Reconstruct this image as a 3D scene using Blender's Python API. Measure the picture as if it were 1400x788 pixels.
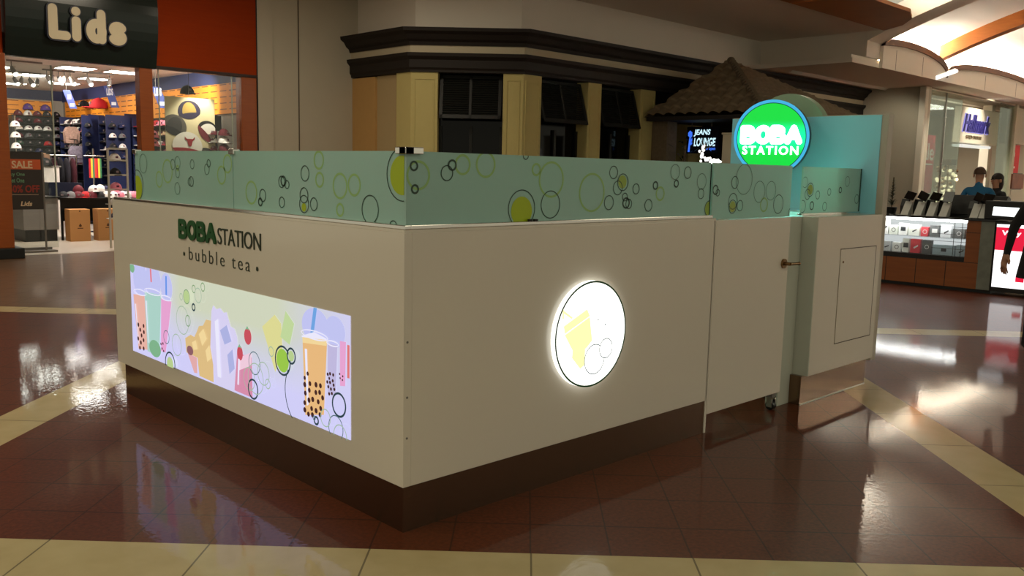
import bpy, bmesh, math, random
from math import sin, cos, pi, radians, sqrt, atan2
from mathutils import Vector, Matrix, Euler

for o in list(bpy.data.objects): bpy.data.objects.remove(o, do_unlink=True)
SC = bpy.context.scene
COL = SC.collection
random.seed(7)

# ------------------------------------------------------------------ camera
cam_d = bpy.data.cameras.new('camera'); cam = bpy.data.objects.new('camera', cam_d); COL.objects.link(cam)
cam_d.sensor_width = 36.0; cam_d.lens = 36.0 * 1206.9 / 1400.0; cam_d.clip_end = 200
yaw, pitch, roll = 0.80007, -0.13277, 0.02239
fw = Vector((cos(yaw)*cos(pitch), sin(yaw)*cos(pitch), sin(pitch)))
r0 = Vector((sin(yaw), -cos(yaw), 0)); u0 = r0.cross(fw)
rt = r0*cos(roll) + u0*sin(roll); up = u0*cos(roll) - r0*sin(roll)
M = Matrix((rt, up, -fw)).transposed().to_4x4(); M.translation = Vector((-2.1173, -2.7968, 1.5))
cam.matrix_world = M
SC.camera = cam

# ------------------------------------------------------------------ view and world
SC.view_settings.view_transform = 'Standard'
try: SC.view_settings.look = 'None'
except Exception: pass
SC.view_settings.gamma = 1.0
SC.view_settings.use_curve_mapping = False
SC.view_settings.exposure = 0.0
w = bpy.data.worlds.new('world'); SC.world = w; w.use_nodes = True
w.node_tree.nodes['Background'].inputs[0].default_value = (0.82, 0.76, 0.58, 1)
w.node_tree.nodes['Background'].inputs[1].default_value = 0.62

def area(name, loc, rot, sx, sy, power, col=(1, 0.86, 0.66)):
    d = bpy.data.lights.new(name, 'AREA'); d.shape = 'RECTANGLE'; d.size = sx; d.size_y = sy
    d.energy = power; d.color = col
    o = bpy.data.objects.new(name, d); COL.objects.link(o); o.location = loc; o.rotation_euler = rot
    return o
# cove lamps lying behind the arched ceiling panels, shining up into the vault
for k, x0 in enumerate((20.4, 25.5, 31.0)):
    area('cove_lamp', (x0+1.3, 7.3, 4.30), (pi, 0, 0), 4.6, 0.9, 1400, (1, .93, .80))
    area('cove_lamp', (x0, -7.0, 4.35), (pi, 0, 0), 4.6, 0.9, 900, (1, .93, .80))
area('cove_lamp', (15.0, 5.2, 5.0), (pi, 0, 0), 4.5, 0.5, 240, (1, .93, .80))
area('cove_lamp', (15.0, -6.6, 5.0), (pi, 0, 0), 4.5, 0.5, 160, (1, .93, .80))
# unseen fill lamps added under the high ceiling to brighten kiosk and walls
FILL_LAMPS = [(-4.0, 3.5, 50), (2.5, 4.0, 26), (7.5, 3.2, 30), (-6.5, 1.5, 80), (-6.0, -4.5, 45), (-0.5, -6.5, 24), (5.0, -6.5, 26), (10.5, -6.0, 26), (-4.5, 8.0, 26)]
for x, y, p in FILL_LAMPS:
    area('added_fill_lamp', (x, y, 5.93), (0, 0, 0), 2.4, 2.4, p*1.6, (1, .92, .68))
for x, y, p in ((-1.5, 9.0, 60), (3.4, 9.6, 75), (6.3, 8.6, 40)):  # fill lamps added above the view to brighten the cap shop front
    area('added_fill_lamp', (x, y, 4.78), (0, 0, 0), 1.2, .6, p, (1, .86, .66))
# spots without fixtures, added to brighten the banner, card shop sign and wall
for x, y, tx, ty, tz, p in ((25.6, 6.2, 24.6, 7.6, 2.0, 420), (28.5, 6.2, 28.5, 7.6, 3.2, 260), (21.5, 6.9, 23.5, 8.3, 2.0, 80)):
    d = bpy.data.lights.new('shopfront_fill_spot', 'SPOT'); d.energy = p; d.spot_size = radians(80); d.spot_blend = .7; d.color = (1, .92, .74); d.shadow_soft_size = .05
    o = bpy.data.objects.new('shopfront_fill_spot', d); COL.objects.link(o); o.location = (x, y, 3.98); o.rotation_euler = (Vector((tx, ty, tz))-Vector((x, y, 3.98))).to_track_quat('-Z', 'Y').to_euler()
# spot lamps of the cap shop, aimed at the walls and tables
for loc, tgt, p in (((3.9, 16.5, 3.1), (5.8, 18.6, 2.3), 260), ((3.6, 17.7, 3.1), (5.0, 22.7, 2.75), 330), ((4.6, 15.6, 3.1), (4.2, 15.0, .9), 160), ((3.2, 14.2, 3.1), (3.4, 16.0, .5), 160), ((4.7, 13.0, 3.1), (5.8, 15.6, 2.2), 260), ((5.15, 12.56, 2.98), (5.0, 12.86, 2.1), 70)):  # last spot is an extra, added to brighten the window poster
    d = bpy.data.lights.new('shop_spot', 'SPOT'); d.energy = p*1.55; d.spot_size = radians(80); d.spot_blend = .6; d.color = (1, .92, .8); d.shadow_soft_size = .06
    o = bpy.data.objects.new('shop_spot', d); COL.objects.link(o); o.location = loc; o.rotation_euler = (Vector(tgt)-Vector(loc)).to_track_quat('-Z', 'Y').to_euler()
area('shop_lamp', (27.0, 9.6, 3.9), (0, 0, 0), 6.0, 2.0, 420, (1, .93, .82))

# ------------------------------------------------------------------ materials
def S(r, g, b):
    f = lambda c: (c/255/12.92) if c/255 <= .04045 else ((c/255+.055)/1.055)**2.4
    return (f(r), f(g), f(b), 1)
MATS = {}
def mat(name, col, rough=.5, metal=0, spec=.5, emit=None, es=1.0, alpha=1, trans=0, coat=0, bump=None, noise=None, ior=1.45):
    if name in MATS: return MATS[name]
    m = bpy.data.materials.new(name); m.use_nodes = True; nt = m.node_tree; b = nt.nodes['Principled BSDF']
    c = col if len(col) == 4 else (*col, 1)
    b.inputs['Base Color'].default_value = c; b.inputs['Roughness'].default_value = rough
    b.inputs['Metallic'].default_value = metal; b.inputs['Specular IOR Level'].default_value = spec
    b.inputs['Transmission Weight'].default_value = trans; b.inputs['IOR'].default_value = ior
    b.inputs['Coat Weight'].default_value = coat; b.inputs['Coat Roughness'].default_value = .05
    b.inputs['Alpha'].default_value = alpha
    if emit: b.inputs['Emission Color'].default_value = emit if len(emit) == 4 else (*emit, 1); b.inputs['Emission Strength'].default_value = es
    if noise or bump:
        tc = nt.nodes.new('ShaderNodeNewGeometry'); n = nt.nodes.new('ShaderNodeTexNoise')
        sc, amt = noise if noise else bump
        n.inputs['Scale'].default_value = sc; n.inputs['Detail'].default_value = 4
        nt.links.new(tc.outputs['Position'], n.inputs['Vector'])
        if noise:
            mx = nt.nodes.new('ShaderNodeMix'); mx.data_type = 'RGBA'
            mx.inputs[6].default_value = tuple(x*(1-amt) for x in c[:3])+(1,); mx.inputs[7].default_value = tuple(min(1, x*(1+amt)) for x in c[:3])+(1,)
            nt.links.new(n.outputs['Fac'], mx.inputs[0]); nt.links.new(mx.outputs[2], b.inputs['Base Color'])
        if bump:
            n2 = nt.nodes.new('ShaderNodeTexNoise'); n2.inputs['Scale'].default_value = bump[0]
            nt.links.new(tc.outputs['Position'], n2.inputs['Vector'])
            bp = nt.nodes.new('ShaderNodeBump'); bp.inputs['Strength'].default_value = bump[1]; bp.inputs['Distance'].default_value = .01
            nt.links.new(n2.outputs['Fac'], bp.inputs['Height']); nt.links.new(bp.outputs[0], b.inputs['Normal'])
    MATS[name] = m; return m
def wood(name, c1, c2, scale=3, rough=.4, axis=(1, 1, 12)):
    m = mat(name, c1, rough); nt = m.node_tree; b = nt.nodes['Principled BSDF']
    g = nt.nodes.new('ShaderNodeNewGeometry'); mp = nt.nodes.new('ShaderNodeMapping'); mp.inputs['Scale'].default_value = axis
    n = nt.nodes.new('ShaderNodeTexNoise'); n.inputs['Scale'].default_value = scale; n.inputs['Detail'].default_value = 5
    mx = nt.nodes.new('ShaderNodeMix'); mx.data_type = 'RGBA'; mx.inputs[6].default_value = c1; mx.inputs[7].default_value = c2
    nt.links.new(g.outputs['Position'], mp.inputs[0]); nt.links.new(mp.outputs[0], n.inputs['Vector'])
    nt.links.new(n.outputs['Fac'], mx.inputs[0]); nt.links.new(mx.outputs[2], b.inputs['Base Color'])
    return m
def emi(name, col, s=1.0):
    return mat(name, (0.02, 0.02, 0.02, 1), .35, emit=col, es=s)

WHITE = mat('white_laminate', S(224, 216, 200), .16, coat=.25)
PANELW = mat('pale_laminate', S(196, 200, 186), .2, coat=.25)
STEEL = mat('brushed_steel', S(132, 106, 84), .24, 1, bump=(60, .06))
CHROME = mat('chrome', S(225, 222, 215), .12, 1)
BRASS = mat('dull_brass', S(140, 112, 78), .3, 1)
BLACK = mat('black_satin', S(16, 15, 15), .4)
BLACKG = mat('black_gloss', S(14, 14, 15), .12)
GREY = mat('grey_paint', S(120, 116, 110), .5)
DGREEN = mat('dark_green_vinyl', S(18, 82, 34), .4)
CHAR = mat('charcoal_vinyl', S(44, 56, 40), .4)
RINGD = mat('ring_dark', S(40, 66, 52), .4)
RINGP = mat('ring_pale', S(78, 112, 92), .4)
RINGY = mat('ring_yellow', S(150, 192, 118), .4)
LIME = mat('lime_vinyl', S(168, 190, 12), .35)
TEAL = mat('teal_laminate', S(150, 224, 244), .35)
LOBE = mat('pale_green_laminate', S(150, 182, 150), .4)
CREAMW = mat('mall_wall_paint', S(186, 178, 158), .8, noise=(3, .04))
WALLB = mat('upper_wall_paint', S(222, 214, 200), .85)
CEIL = mat('ceiling_paint', S(228, 218, 202), .85)
VAULT = mat('vault_plaster', S(240, 236, 226), .9)
YEL = mat('yellow_stucco', S(192, 178, 116), .8, noise=(8, .05))
TAN = mat('tan_stucco', S(186, 146, 88), .8, noise=(8, .05))
CORN = mat('dark_cornice', S(28, 20, 13), .7)
CREAMB = mat('cream_band', S(188, 176, 148), .7)
SHUT = mat('dark_shutter', S(17, 19, 15), .55)
DARKGL = mat('dark_window_glass', S(8, 9, 8), .06, spec=.2)
ORANGE = wood('orange_wood_panel', S(152, 52, 0), S(136, 42, 0), 2, .6)
ORANGE.node_tree.nodes['Principled BSDF'].inputs['Specular IOR Level'].default_value = .12
ORANGED = wood('orange_wood_post', S(160, 82, 20), S(130, 58, 12), 3, .35)
ARCHW = wood('arch_wood', S(190, 112, 40), S(158, 84, 24), 3, .45)
SOFW = wood('soffit_wood', S(176, 108, 40), S(150, 84, 26), 2, .5)
ARCHD = wood('dark_arch_wood', S(104, 66, 40), S(82, 48, 28), 3, .5)
KWOOD = wood('kiosk_wood', S(146, 84, 34), S(118, 60, 22), 2, .35)
SIGNK = mat('sign_fascia', S(24, 34, 30), .22)
SIGNL = mat('sign_letter', S(214, 200, 168), .45)
NAVY = mat('navy_paint', S(24, 34, 76), .5)
BLUEB = mat('blue_band_paint', S(52, 60, 104), .6)
SLAT = mat('orange_slatwall', S(240, 150, 36), .6)
LFLOOR = mat('shop_floor_tile', S(214, 202, 186), .35, noise=(1.5, .06))
LWALL = mat('shop_wall_paint', S(150, 142, 130), .8)
LCEIL = mat('shop_ceiling', S(226, 212, 202), .85)
CARD = mat('cardboard', S(188, 136, 82), .8)
LAMP = emi('fluorescent_panel', (1, .97, .9, 1), 20.0)
SPOT = emi('spot_lens', (1, .95, .85, 1), 4.0)
BARK = mat('brown_stone', S(104, 90, 70), .9, noise=(14, .35))
LEAF = mat('dark_leaf', S(34, 52, 34), .6)
SKIN = mat('skin', S(176, 128, 100), .55)
HAIR = mat('dark_hair', S(36, 24, 18), .7)
MARBLE = mat('green_marble', S(112, 116, 106), .2, noise=(9, .35))

def clear_glass(name, tint, refl=.06):
    m = bpy.data.materials.new(name); m.use_nodes = True; nt = m.node_tree; nt.nodes.clear()
    o = nt.nodes.new('ShaderNodeOutputMaterial'); t = nt.nodes.new('ShaderNodeBsdfTransparent'); g = nt.nodes.new('ShaderNodeBsdfGlossy')
    t.inputs[0].default_value = (*tint, 1); g.inputs['Roughness'].default_value = .02
    lw = nt.nodes.new('ShaderNodeLayerWeight'); lw.inputs[0].default_value = .25
    mp = nt.nodes.new('ShaderNodeMath'); mp.operation = 'MULTIPLY_ADD'; mp.inputs[1].default_value = .5; mp.inputs[2].default_value = refl
    mx = nt.nodes.new('ShaderNodeMixShader'); nt.links.new(lw.outputs['Fresnel'], mp.inputs[0]); nt.links.new(mp.outputs[0], mx.inputs[0])
    nt.links.new(t.outputs[0], mx.inputs[1]); nt.links.new(g.outputs[0], mx.inputs[2]); nt.links.new(mx.outputs[0], o.inputs[0])
    return m
GLASS = clear_glass('shop_glass', (.90, .93, .91), .03)
GLASSG = clear_glass('green_shop_glass', (.86, .93, .88), .05)
CASEG = clear_glass('case_glass', (.95, .96, .96), .03)
def frosted():
    m = bpy.data.materials.new('frosted_teal_film'); m.use_nodes = True; nt = m.node_tree; nt.nodes.clear()
    o = nt.nodes.new('ShaderNodeOutputMaterial'); d = nt.nodes.new('ShaderNodeBsdfDiffuse'); t = nt.nodes.new('ShaderNodeBsdfTranslucent')
    g = nt.nodes.new('ShaderNodeBsdfGlossy'); g.inputs['Roughness'].default_value = .12
    ge = nt.nodes.new('ShaderNodeNewGeometry'); n = nt.nodes.new('ShaderNodeTexNoise'); n.inputs['Scale'].default_value = 2.2
    mx = nt.nodes.new('ShaderNodeMix'); mx.data_type = 'RGBA'; mx.inputs[6].default_value = S(176, 222, 206); mx.inputs[7].default_value = S(190, 220, 214)
    nt.links.new(ge.outputs['Position'], n.inputs['Vector']); nt.links.new(n.outputs['Fac'], mx.inputs[0])
    for q in (d, t): nt.links.new(mx.outputs[2], q.inputs['Color'])
    a = nt.nodes.new('ShaderNodeMixShader'); a.inputs[0].default_value = .34; b = nt.nodes.new('ShaderNodeMixShader')
    fr = nt.nodes.new('ShaderNodeFresnel'); fr.inputs[0].default_value = 1.35
    nt.links.new(d.outputs[0], a.inputs[1]); nt.links.new(t.outputs[0], a.inputs[2])
    nt.links.new(fr.outputs[0], b.inputs[0]); nt.links.new(a.outputs[0], b.inputs[1]); nt.links.new(g.outputs[0], b.inputs[2]); nt.links.new(b.outputs[0], o.inputs[0])
    return m
FROST = frosted()

def floor_mat():
    m = bpy.data.materials.new('granite_floor'); m.use_nodes = True; nt = m.node_tree; b = nt.nodes['Principled BSDF']
    N = nt.nodes.new; L = nt.links.new
    def math(op, a, bb=None, c=None):
        n = N('ShaderNodeMath'); n.operation = op
        for i, v in enumerate((a, bb, c)):
            if v is None: continue
            if isinstance(v, (int, float)): n.inputs[i].default_value = v
            else: L(v, n.inputs[i])
        return n.outputs[0]
    g = N('ShaderNodeNewGeometry'); sp = N('ShaderNodeSeparateXYZ'); L(g.outputs['Position'], sp.inputs[0])
    x, y = sp.outputs[0], sp.outputs[1]
    s = math('ADD', x, y); d = math('SUBTRACT', x, y)
    def inband(v, lo, hi):
        return math('MULTIPLY', math('GREATER_THAN', v, lo), math('LESS_THAN', v, hi))
    bs = math('MAXIMUM', inband(s, -1.14, -.22), inband(s, 7.15, 7.6))
    bd = math('MAXIMUM', inband(d, 3.90, 4.34), math('MAXIMUM', inband(d, -3.65, -3.2), inband(d, -11.2, -10.7)))
    bd = math('MAXIMUM', bd, inband(d, 11.4, 11.85))
    band = math('MAXIMUM', bs, bd)
    def joint(v, off, pitch, wd=.010):
        fr = math('FRACT', math('DIVIDE', math('ADD', v, -off + 100*pitch), pitch))
        return math('LESS_THAN', math('ABSOLUTE', math('SUBTRACT', fr, .5)), 9) if False else math('MAXIMUM', math('LESS_THAN', fr, wd), math('GREATER_THAN', fr, 1-wd))
    js = math('MULTIPLY', joint(s, .19, .4606, .016), math('SUBTRACT', 1, bs))
    jd = math('MULTIPLY', joint(d, 3.455, .4515, .011), math('SUBTRACT', 1, bd))
    jd2 = math('MULTIPLY', joint(d, .75, .903, .006), bs)
    jd = math('MULTIPLY', jd, math('SUBTRACT', 1, bs))
    js2 = math('MULTIPLY', joint(s, .19, .4606*2, .006), bd)
    js = math('MULTIPLY', js, math('SUBTRACT', 1, bd))
    jt = math('MAXIMUM', math('MAXIMUM', js, jd), math('MAXIMUM', jd2, js2))
    # per tile tone
    cs = math('FLOOR', math('DIVIDE', math('ADD', s, -.19), .4606)); cd = math('FLOOR', math('DIVIDE', math('ADD', d, -3.455), .4515))
    cv = N('ShaderNodeCombineXYZ'); L(cs, cv.inputs[0]); L(cd, cv.inputs[1])
    wn = N('ShaderNodeTexWhiteNoise'); wn.noise_dimensions = '3D'; L(cv.outputs[0], wn.inputs['Vector'])
    n = N('ShaderNodeTexNoise'); n.inputs['Scale'].default_value = 55; n.inputs['Detail'].default_value = 3; L(g.outputs['Position'], n.inputs['Vector'])
    n2 = N('ShaderNodeTexNoise'); n2.inputs['Scale'].default_value = 6; n2.inputs['Detail'].default_value = 6; L(g.outputs['Position'], n2.inputs['Vector'])
    def mix(f, a, bb):
        k = N('ShaderNodeMix'); k.data_type = 'RGBA'
        if isinstance(f, (int, float)): k.inputs[0].default_value = f
        else: L(f, k.inputs[0])
        for i, v in ((6, a), (7, bb)):
            if isinstance(v, tuple): k.inputs[i].default_value = v
            else: L(v, k.inputs[i])
        return k.outputs[2]
    br = mix(n.outputs['Fac'], S(40, 12, 2), S(118, 54, 26))
    br2 = mix(math('MULTIPLY', wn.outputs['Value'], .35), br, S(84, 46, 24))
    # brown field beyond the far cream bands, shop reflection painted in as lighter tone
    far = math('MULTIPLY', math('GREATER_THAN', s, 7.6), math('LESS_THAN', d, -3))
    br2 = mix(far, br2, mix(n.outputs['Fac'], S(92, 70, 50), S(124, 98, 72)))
    cr = mix(n2.outputs['Fac'], S(176, 158, 112), S(206, 190, 144))
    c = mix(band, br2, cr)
    c = mix(math('MULTIPLY', jt, .65), c, S(26, 16, 10))
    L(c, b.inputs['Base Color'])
    b.inputs['Roughness'].default_value = .5; b.inputs['Specular IOR Level'].default_value = .15
    b.inputs['Coat Weight'].default_value = .42; b.inputs['Coat Roughness'].default_value = .03
    bp = N('ShaderNodeBump'); bp.inputs['Strength'].default_value = .10; bp.inputs['Distance'].default_value = .004
    n3 = N('ShaderNodeTexNoise'); n3.inputs['Scale'].default_value = 35; L(g.outputs['Position'], n3.inputs['Vector'])
    L(n3.outputs['Fac'], bp.inputs['Height']); L(bp.outputs[0], b.inputs['Normal']); L(bp.outputs[0], b.inputs['Coat Normal'])
    return m
FLOOR = floor_mat()
def slat_mat():
    m = mat('slatwall_panel', S(238, 146, 34), .55); nt = m.node_tree; b = nt.nodes['Principled BSDF']
    g = nt.nodes.new('ShaderNodeNewGeometry'); sp = nt.nodes.new('ShaderNodeSeparateXYZ'); nt.links.new(g.outputs['Position'], sp.inputs[0])
    def mt(op, a, c=None):
        n = nt.nodes.new('ShaderNodeMath'); n.operation = op
        for i, v in enumerate((a, c)):
            if v is None: continue
            if isinstance(v, (int, float)): n.inputs[i].default_value = v
            else: nt.links.new(v, n.inputs[i])
        return n.outputs[0]
    fz = mt('FRACT', mt('DIVIDE', sp.outputs[2], .115)); lz = mt('LESS_THAN', fz, .16)
    q = mt('FRACT', mt('MULTIPLY', mt('ADD', sp.outputs[0], sp.outputs[1]), 2.6)); lq = mt('LESS_THAN', q, .72)
    k = mt('MULTIPLY', lz, lq)
    mx = nt.nodes.new('ShaderNodeMix'); mx.data_type = 'RGBA'; mx.inputs[6].default_value = S(240, 150, 38); mx.inputs[7].default_value = S(120, 60, 14)
    nt.links.new(k, mx.inputs[0]); nt.links.new(mx.outputs[2], b.inputs['Base Color']); return m
SLAT = slat_mat()

# ------------------------------------------------------------------ mesh builder
class MB:
    def __init__(s): s.v = []; s.f = []; s.m = []; s.mats = []; s.sm = []
    def mi(s, m):
        if m not in s.mats: s.mats.append(m)
        return s.mats.index(m)
    def add(s, vs, fs, m, smooth=False, T=None):
        n = len(s.v); k = s.mi(m)
        for v in vs:
            v = Vector(v); s.v.append(T @ v if T is not None else v)
        for f in fs: s.f.append([i+n for i in f]); s.m.append(k); s.sm.append(smooth)
        return s
    def box(s, x0, x1, y0, y1, z0, z1, m, T=None):
        vs = [(x0,y0,z0),(x1,y0,z0),(x1,y1,z0),(x0,y1,z0),(x0,y0,z1),(x1,y0,z1),(x1,y1,z1),(x0,y1,z1)]
        return s.add(vs, [(0,3,2,1),(4,5,6,7),(0,1,5,4),(1,2,6,5),(2,3,7,6),(3,0,4,7)], m, False, T)
    def prism(s, pts, z0, z1, m, T=None, smooth=False):
        n = len(pts)
        a = sum(pts[i][0]*pts[(i+1)%n][1]-pts[(i+1)%n][0]*pts[i][1] for i in range(n))
        if a < 0: pts = pts[::-1]
        vs = [(p[0], p[1], z0) for p in pts] + [(p[0], p[1], z1) for p in pts]
        s.add(vs, [tuple(range(n))[::-1], tuple(range(n, 2*n))], m, False, T)
        return s.add(vs, [(i, (i+1) % n, n+(i+1) % n, n+i) for i in range(n)], m, smooth, T)
    def cyl(s, p0, p1, r0, m, r1=None, n=16, smooth=True):
        p0 = Vector(p0); p1 = Vector(p1); r1 = r0 if r1 is None else r1
        q = (p1-p0).to_track_quat('Z', 'Y').to_matrix()
        vs = [p0 + q @ Vector((r0*cos(2*pi*i/n), r0*sin(2*pi*i/n), 0)) for i in range(n)] + [p1 + q @ Vector((r1*cos(2*pi*i/n), r1*sin(2*pi*i/n), 0)) for i in range(n)]
        s.add(vs, [(i, (i+1) % n, n+(i+1) % n, n+i) for i in range(n)], m, smooth)
        return s.add(vs, [tuple(range(n))[::-1], tuple(range(n, 2*n))], m)
    def tube(s, pts, r, m, n=8):
        for a, b in zip(pts, pts[1:]): s.cyl(a, b, r, m, n=n)
        return s
    def ell(s, c, r, m, n=16, k=10, zmin=-1, T=None):
        vs = []; fs = []
        for j in range(k+1):
            t = asin_(zmin) + (pi/2-asin_(zmin))*j/k
            for i in range(n): vs.append((c[0]+r[0]*cos(t)*cos(2*pi*i/n), c[1]+r[1]*cos(t)*sin(2*pi*i/n), c[2]+r[2]*sin(t)))
        for j in range(k):
            for i in range(n): fs.append((j*n+i, j*n+(i+1) % n, (j+1)*n+(i+1) % n, (j+1)*n+i))
        return s.add(vs, fs, m, True, T)
    def build(s, name, parent=None, bevel=0, loc=None, **kw):
        me = bpy.data.meshes.new(name); me.from_pydata([tuple(v) for v in s.v], [], s.f)
        for m in s.mats: me.materials.append(m)
        me.polygons.foreach_set('material_index', s.m); me.polygons.foreach_set('use_smooth', s.sm); me.update()
        o = bpy.data.objects.new(name, me); COL.objects.link(o)
        if parent: o.parent = parent; o.matrix_parent_inverse = Matrix.Translation(parent.location).inverted() if kw.get('world', True) else Matrix()
        if loc: o.location = loc
        if bevel:
            b = o.modifiers.new('bevel', 'BEVEL'); b.width = bevel; b.segments = 2; b.limit_method = 'ANGLE'; b.angle_limit = radians(40)
        return o
def asin_(x): return math.asin(max(-1, min(1, x)))
def tag(o, label=None, cat=None, group=None, kind=None):
    if label: o['label'] = label
    if cat: o['category'] = cat
    if group: o['group'] = group
    if kind: o['kind'] = kind
    return o
def thing(name, label, cat, loc=(0, 0, 0), group=None):
    o = bpy.data.objects.new(name, None); COL.objects.link(o); o.location = loc; o.empty_display_size = .1
    return tag(o, label, cat, group)
def struct(o): o['kind'] = 'structure'; return o
# frames: (origin, u, v, n) for flat work on a face
class Fr:
    def __init__(s, o, u, v): s.o = Vector(o); s.u = Vector(u).normalized(); s.v = Vector(v).normalized(); s.n = s.u.cross(s.v)
    def T(s, d=0):
        M = Matrix((s.u, s.v, s.n)).transposed().to_4x4(); M.translation = s.o + s.n*d; return M
def disc(mb, fr, cu, cv, r, m, d=.001, n=48, rv=None, clip=None):
    pts = [(cu + r*cos(2*pi*i/n), cv + (rv or r)*sin(2*pi*i/n), 0) for i in range(n)]
    if clip: pts = clip_poly(pts, clip)
    if len(pts) > 2: mb.add(pts, [tuple(range(len(pts)))], m, False, fr.T(d))
def clip_poly(pts, c):
    u0, u1, v0, v1 = c
    for ax, lim, sg in ((0, u0, 1), (0, u1, -1), (1, v0, 1), (1, v1, -1)):
        out = []
        for i in range(len(pts)):
            a, b = pts[i-1], pts[i]; ia = sg*(a[ax]-lim) >= 0; ib = sg*(b[ax]-lim) >= 0
            if ia != ib:
                t = (lim-a[ax])/(b[ax]-a[ax]); out.append((a[0]+t*(b[0]-a[0]), a[1]+t*(b[1]-a[1]), 0))
            if ib: out.append(b)
        pts = out
        if not pts: break
    return pts
def ring(mb, fr, cu, cv, r, wd, m, d=.001, n=48, clip=None, a0=0, a1=2*pi, rv=None):
    rv = rv or r
    for i in range(n):
        t0 = a0+(a1-a0)*i/n; t1 = a0+(a1-a0)*(i+1)/n
        q = [(cu+(r-wd)*cos(t0), cv+(rv-wd)*sin(t0), 0), (cu+r*cos(t0), cv+rv*sin(t0), 0), (cu+r*cos(t1), cv+rv*sin(t1), 0), (cu+(r-wd)*cos(t1), cv+(rv-wd)*sin(t1), 0)]
        if clip:
            q = clip_poly(q, clip)
            if len(q) < 3: continue
        mb.add(q, [tuple(range(len(q)))], m, False, fr.T(d))
def poly(mb, fr, pts, m, d=.001, clip=None):
    pts = [(p[0], p[1], 0) for p in pts]
    if clip: pts = clip_poly(pts, clip)
    if len(pts) > 2: mb.add(pts, [tuple(range(len(pts)))], m, False, fr.T(d))
def rect(mb, fr, u0, u1, v0, v1, m, d=.001): poly(mb, fr, [(u0, v0), (u1, v0), (u1, v1), (u0, v1)], m, d)
def text(mb, fr, s, u0, u1, v0, v1, m, d=.001, ext=.002, bold=0, shear=0, spacing=1.0, rnd=0):
    cu = bpy.data.curves.new('t', 'FONT'); cu.body = s; cu.size = 1; cu.offset = bold; cu.shear = shear; cu.space_character = spacing; cu.extrude = .5; cu.resolution_u = 4
    if rnd: cu.bevel_depth = rnd; cu.bevel_resolution = 2; cu.extrude = .2
    o = bpy.data.objects.new('t', cu); COL.objects.link(o); bpy.context.view_layer.update()
    me = bpy.data.meshes.new_from_object(o.evaluated_get(bpy.context.evaluated_depsgraph_get()))
    vs = [v.co.copy() for v in me.vertices]; fs = [tuple(p.vertices) for p in me.polygons]
    bpy.data.objects.remove(o, do_unlink=True); bpy.data.curves.remove(cu); bpy.data.meshes.remove(me)
    if not vs: return
    xs = [v.x for v in vs]; ys = [v.y for v in vs]; x0, x1, y0, y1 = min(xs), max(xs), min(ys), max(ys)
    out = [((v.x-x0)/(x1-x0)*(u1-u0)+u0, (v.y-y0)/(y1-y0)*(v1-v0)+v0, ext*(v.z+.5 if not rnd else (v.z+.2+rnd)/(.4+2*rnd))) for v in vs]
    mb.add(out, fs, m, False, fr.T(d))
def capsule(a, b, r, n=10):
    a = Vector(a); b = Vector(b); t = atan2(b.y-a.y, b.x-a.x)
    return [(b.x+r*cos(t-pi/2+pi*i/n), b.y+r*sin(t-pi/2+pi*i/n)) for i in range(n+1)]+[(a.x+r*cos(t+pi/2+pi*i/n), a.y+r*sin(t+pi/2+pi*i/n)) for i in range(n+1)]
def arc(cx, cy, rx, ry, a0, a1, n=10): return [(cx+rx*cos(radians(a0+(a1-a0)*i/n)), cy+ry*sin(radians(a0+(a1-a0)*i/n))) for i in range(n+1)]
GLY = {  # unit-height strokes: (advance, list of polylines)
 'B': (.72, [[(0, 0), (0, 1)], [(0, 1), (.3, 1)]+arc(.34, .77, .22, .23, 90, -90)+[(0, .54)], [(0, .54), (.34, .54)]+arc(.38, .27, .26, .27, 90, -90)+[(0, 0)]]),
 'O': (.80, [arc(.36, .5, .36, .5, 0, 360, 24)]), 'A': (.80, [[(0, 0), (.36, 1), (.72, 0)], [(.14, .33), (.58, .33)]]),
 'L': (.60, [[(0, 1), (0, 0), (.46, 0)]]), 'i': (.26, [[(0, 0), (0, .62)], [(0, .98), (0, .99)]]), 'd': (.62, [[(.44, 0), (.44, 1)], arc(.24, .31, .22, .31, 0, 360, 20)]),
 's': (.5, [arc(.21, .46, .18, .15, 30, 250)+arc(.19, .16, .19, .15, 70, -150)])}
def strokes(mb, fr, word, u0, u1, v0, v1, sw, m, d=.001, ext=.01, gap=.12):
    tot = sum(GLY[c][0] for c in word)+gap*(len(word)-1); last = .72 if word[-1] in 'A' else .42
    r = sw/2; H = (v1-v0)-sw; x = u0+r; W = (u1-u0)-sw; adv = sum(GLY[c][0]+gap for c in word[:-1])+last; k = W/adv; z = 0
    for ch in word:
        for pl in GLY[ch][1]:
            P = [(x+p[0]*k, v0+r+p[1]*H) for p in pl]
            for a, b in zip(P, P[1:]):
                if abs(a[0]-b[0])+abs(a[1]-b[1]) < 1e-6: b = (b[0]+1e-4, b[1])
                z += 1; mb.prism(capsule(a, b, r), 0, ext+.00001*z, m, fr.T(d))
        x += (GLY[ch][0]+gap)*k
def box1(name, x0, x1, y0, y1, z0, z1, m, parent=None, bevel=0):
    return MB().box(x0, x1, y0, y1, z0, z1, m).build(name, parent, bevel)
ORD = ['first', 'second', 'third', 'fourth', 'fifth', 'sixth', 'seventh', 'eighth', 'ninth', 'tenth', 'eleventh', 'twelfth', 'thirteenth', 'fourteenth', 'fifteenth', 'sixteenth']
# =================================================================== SETTING
# floor
struct(MB().box(-14, 40, -14, 12.45, -.1, 0, FLOOR).build('floor'))
struct(MB().box(-6, 12, 12.45, 24, -.1, .004, LFLOOR).build('floor'))
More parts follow.
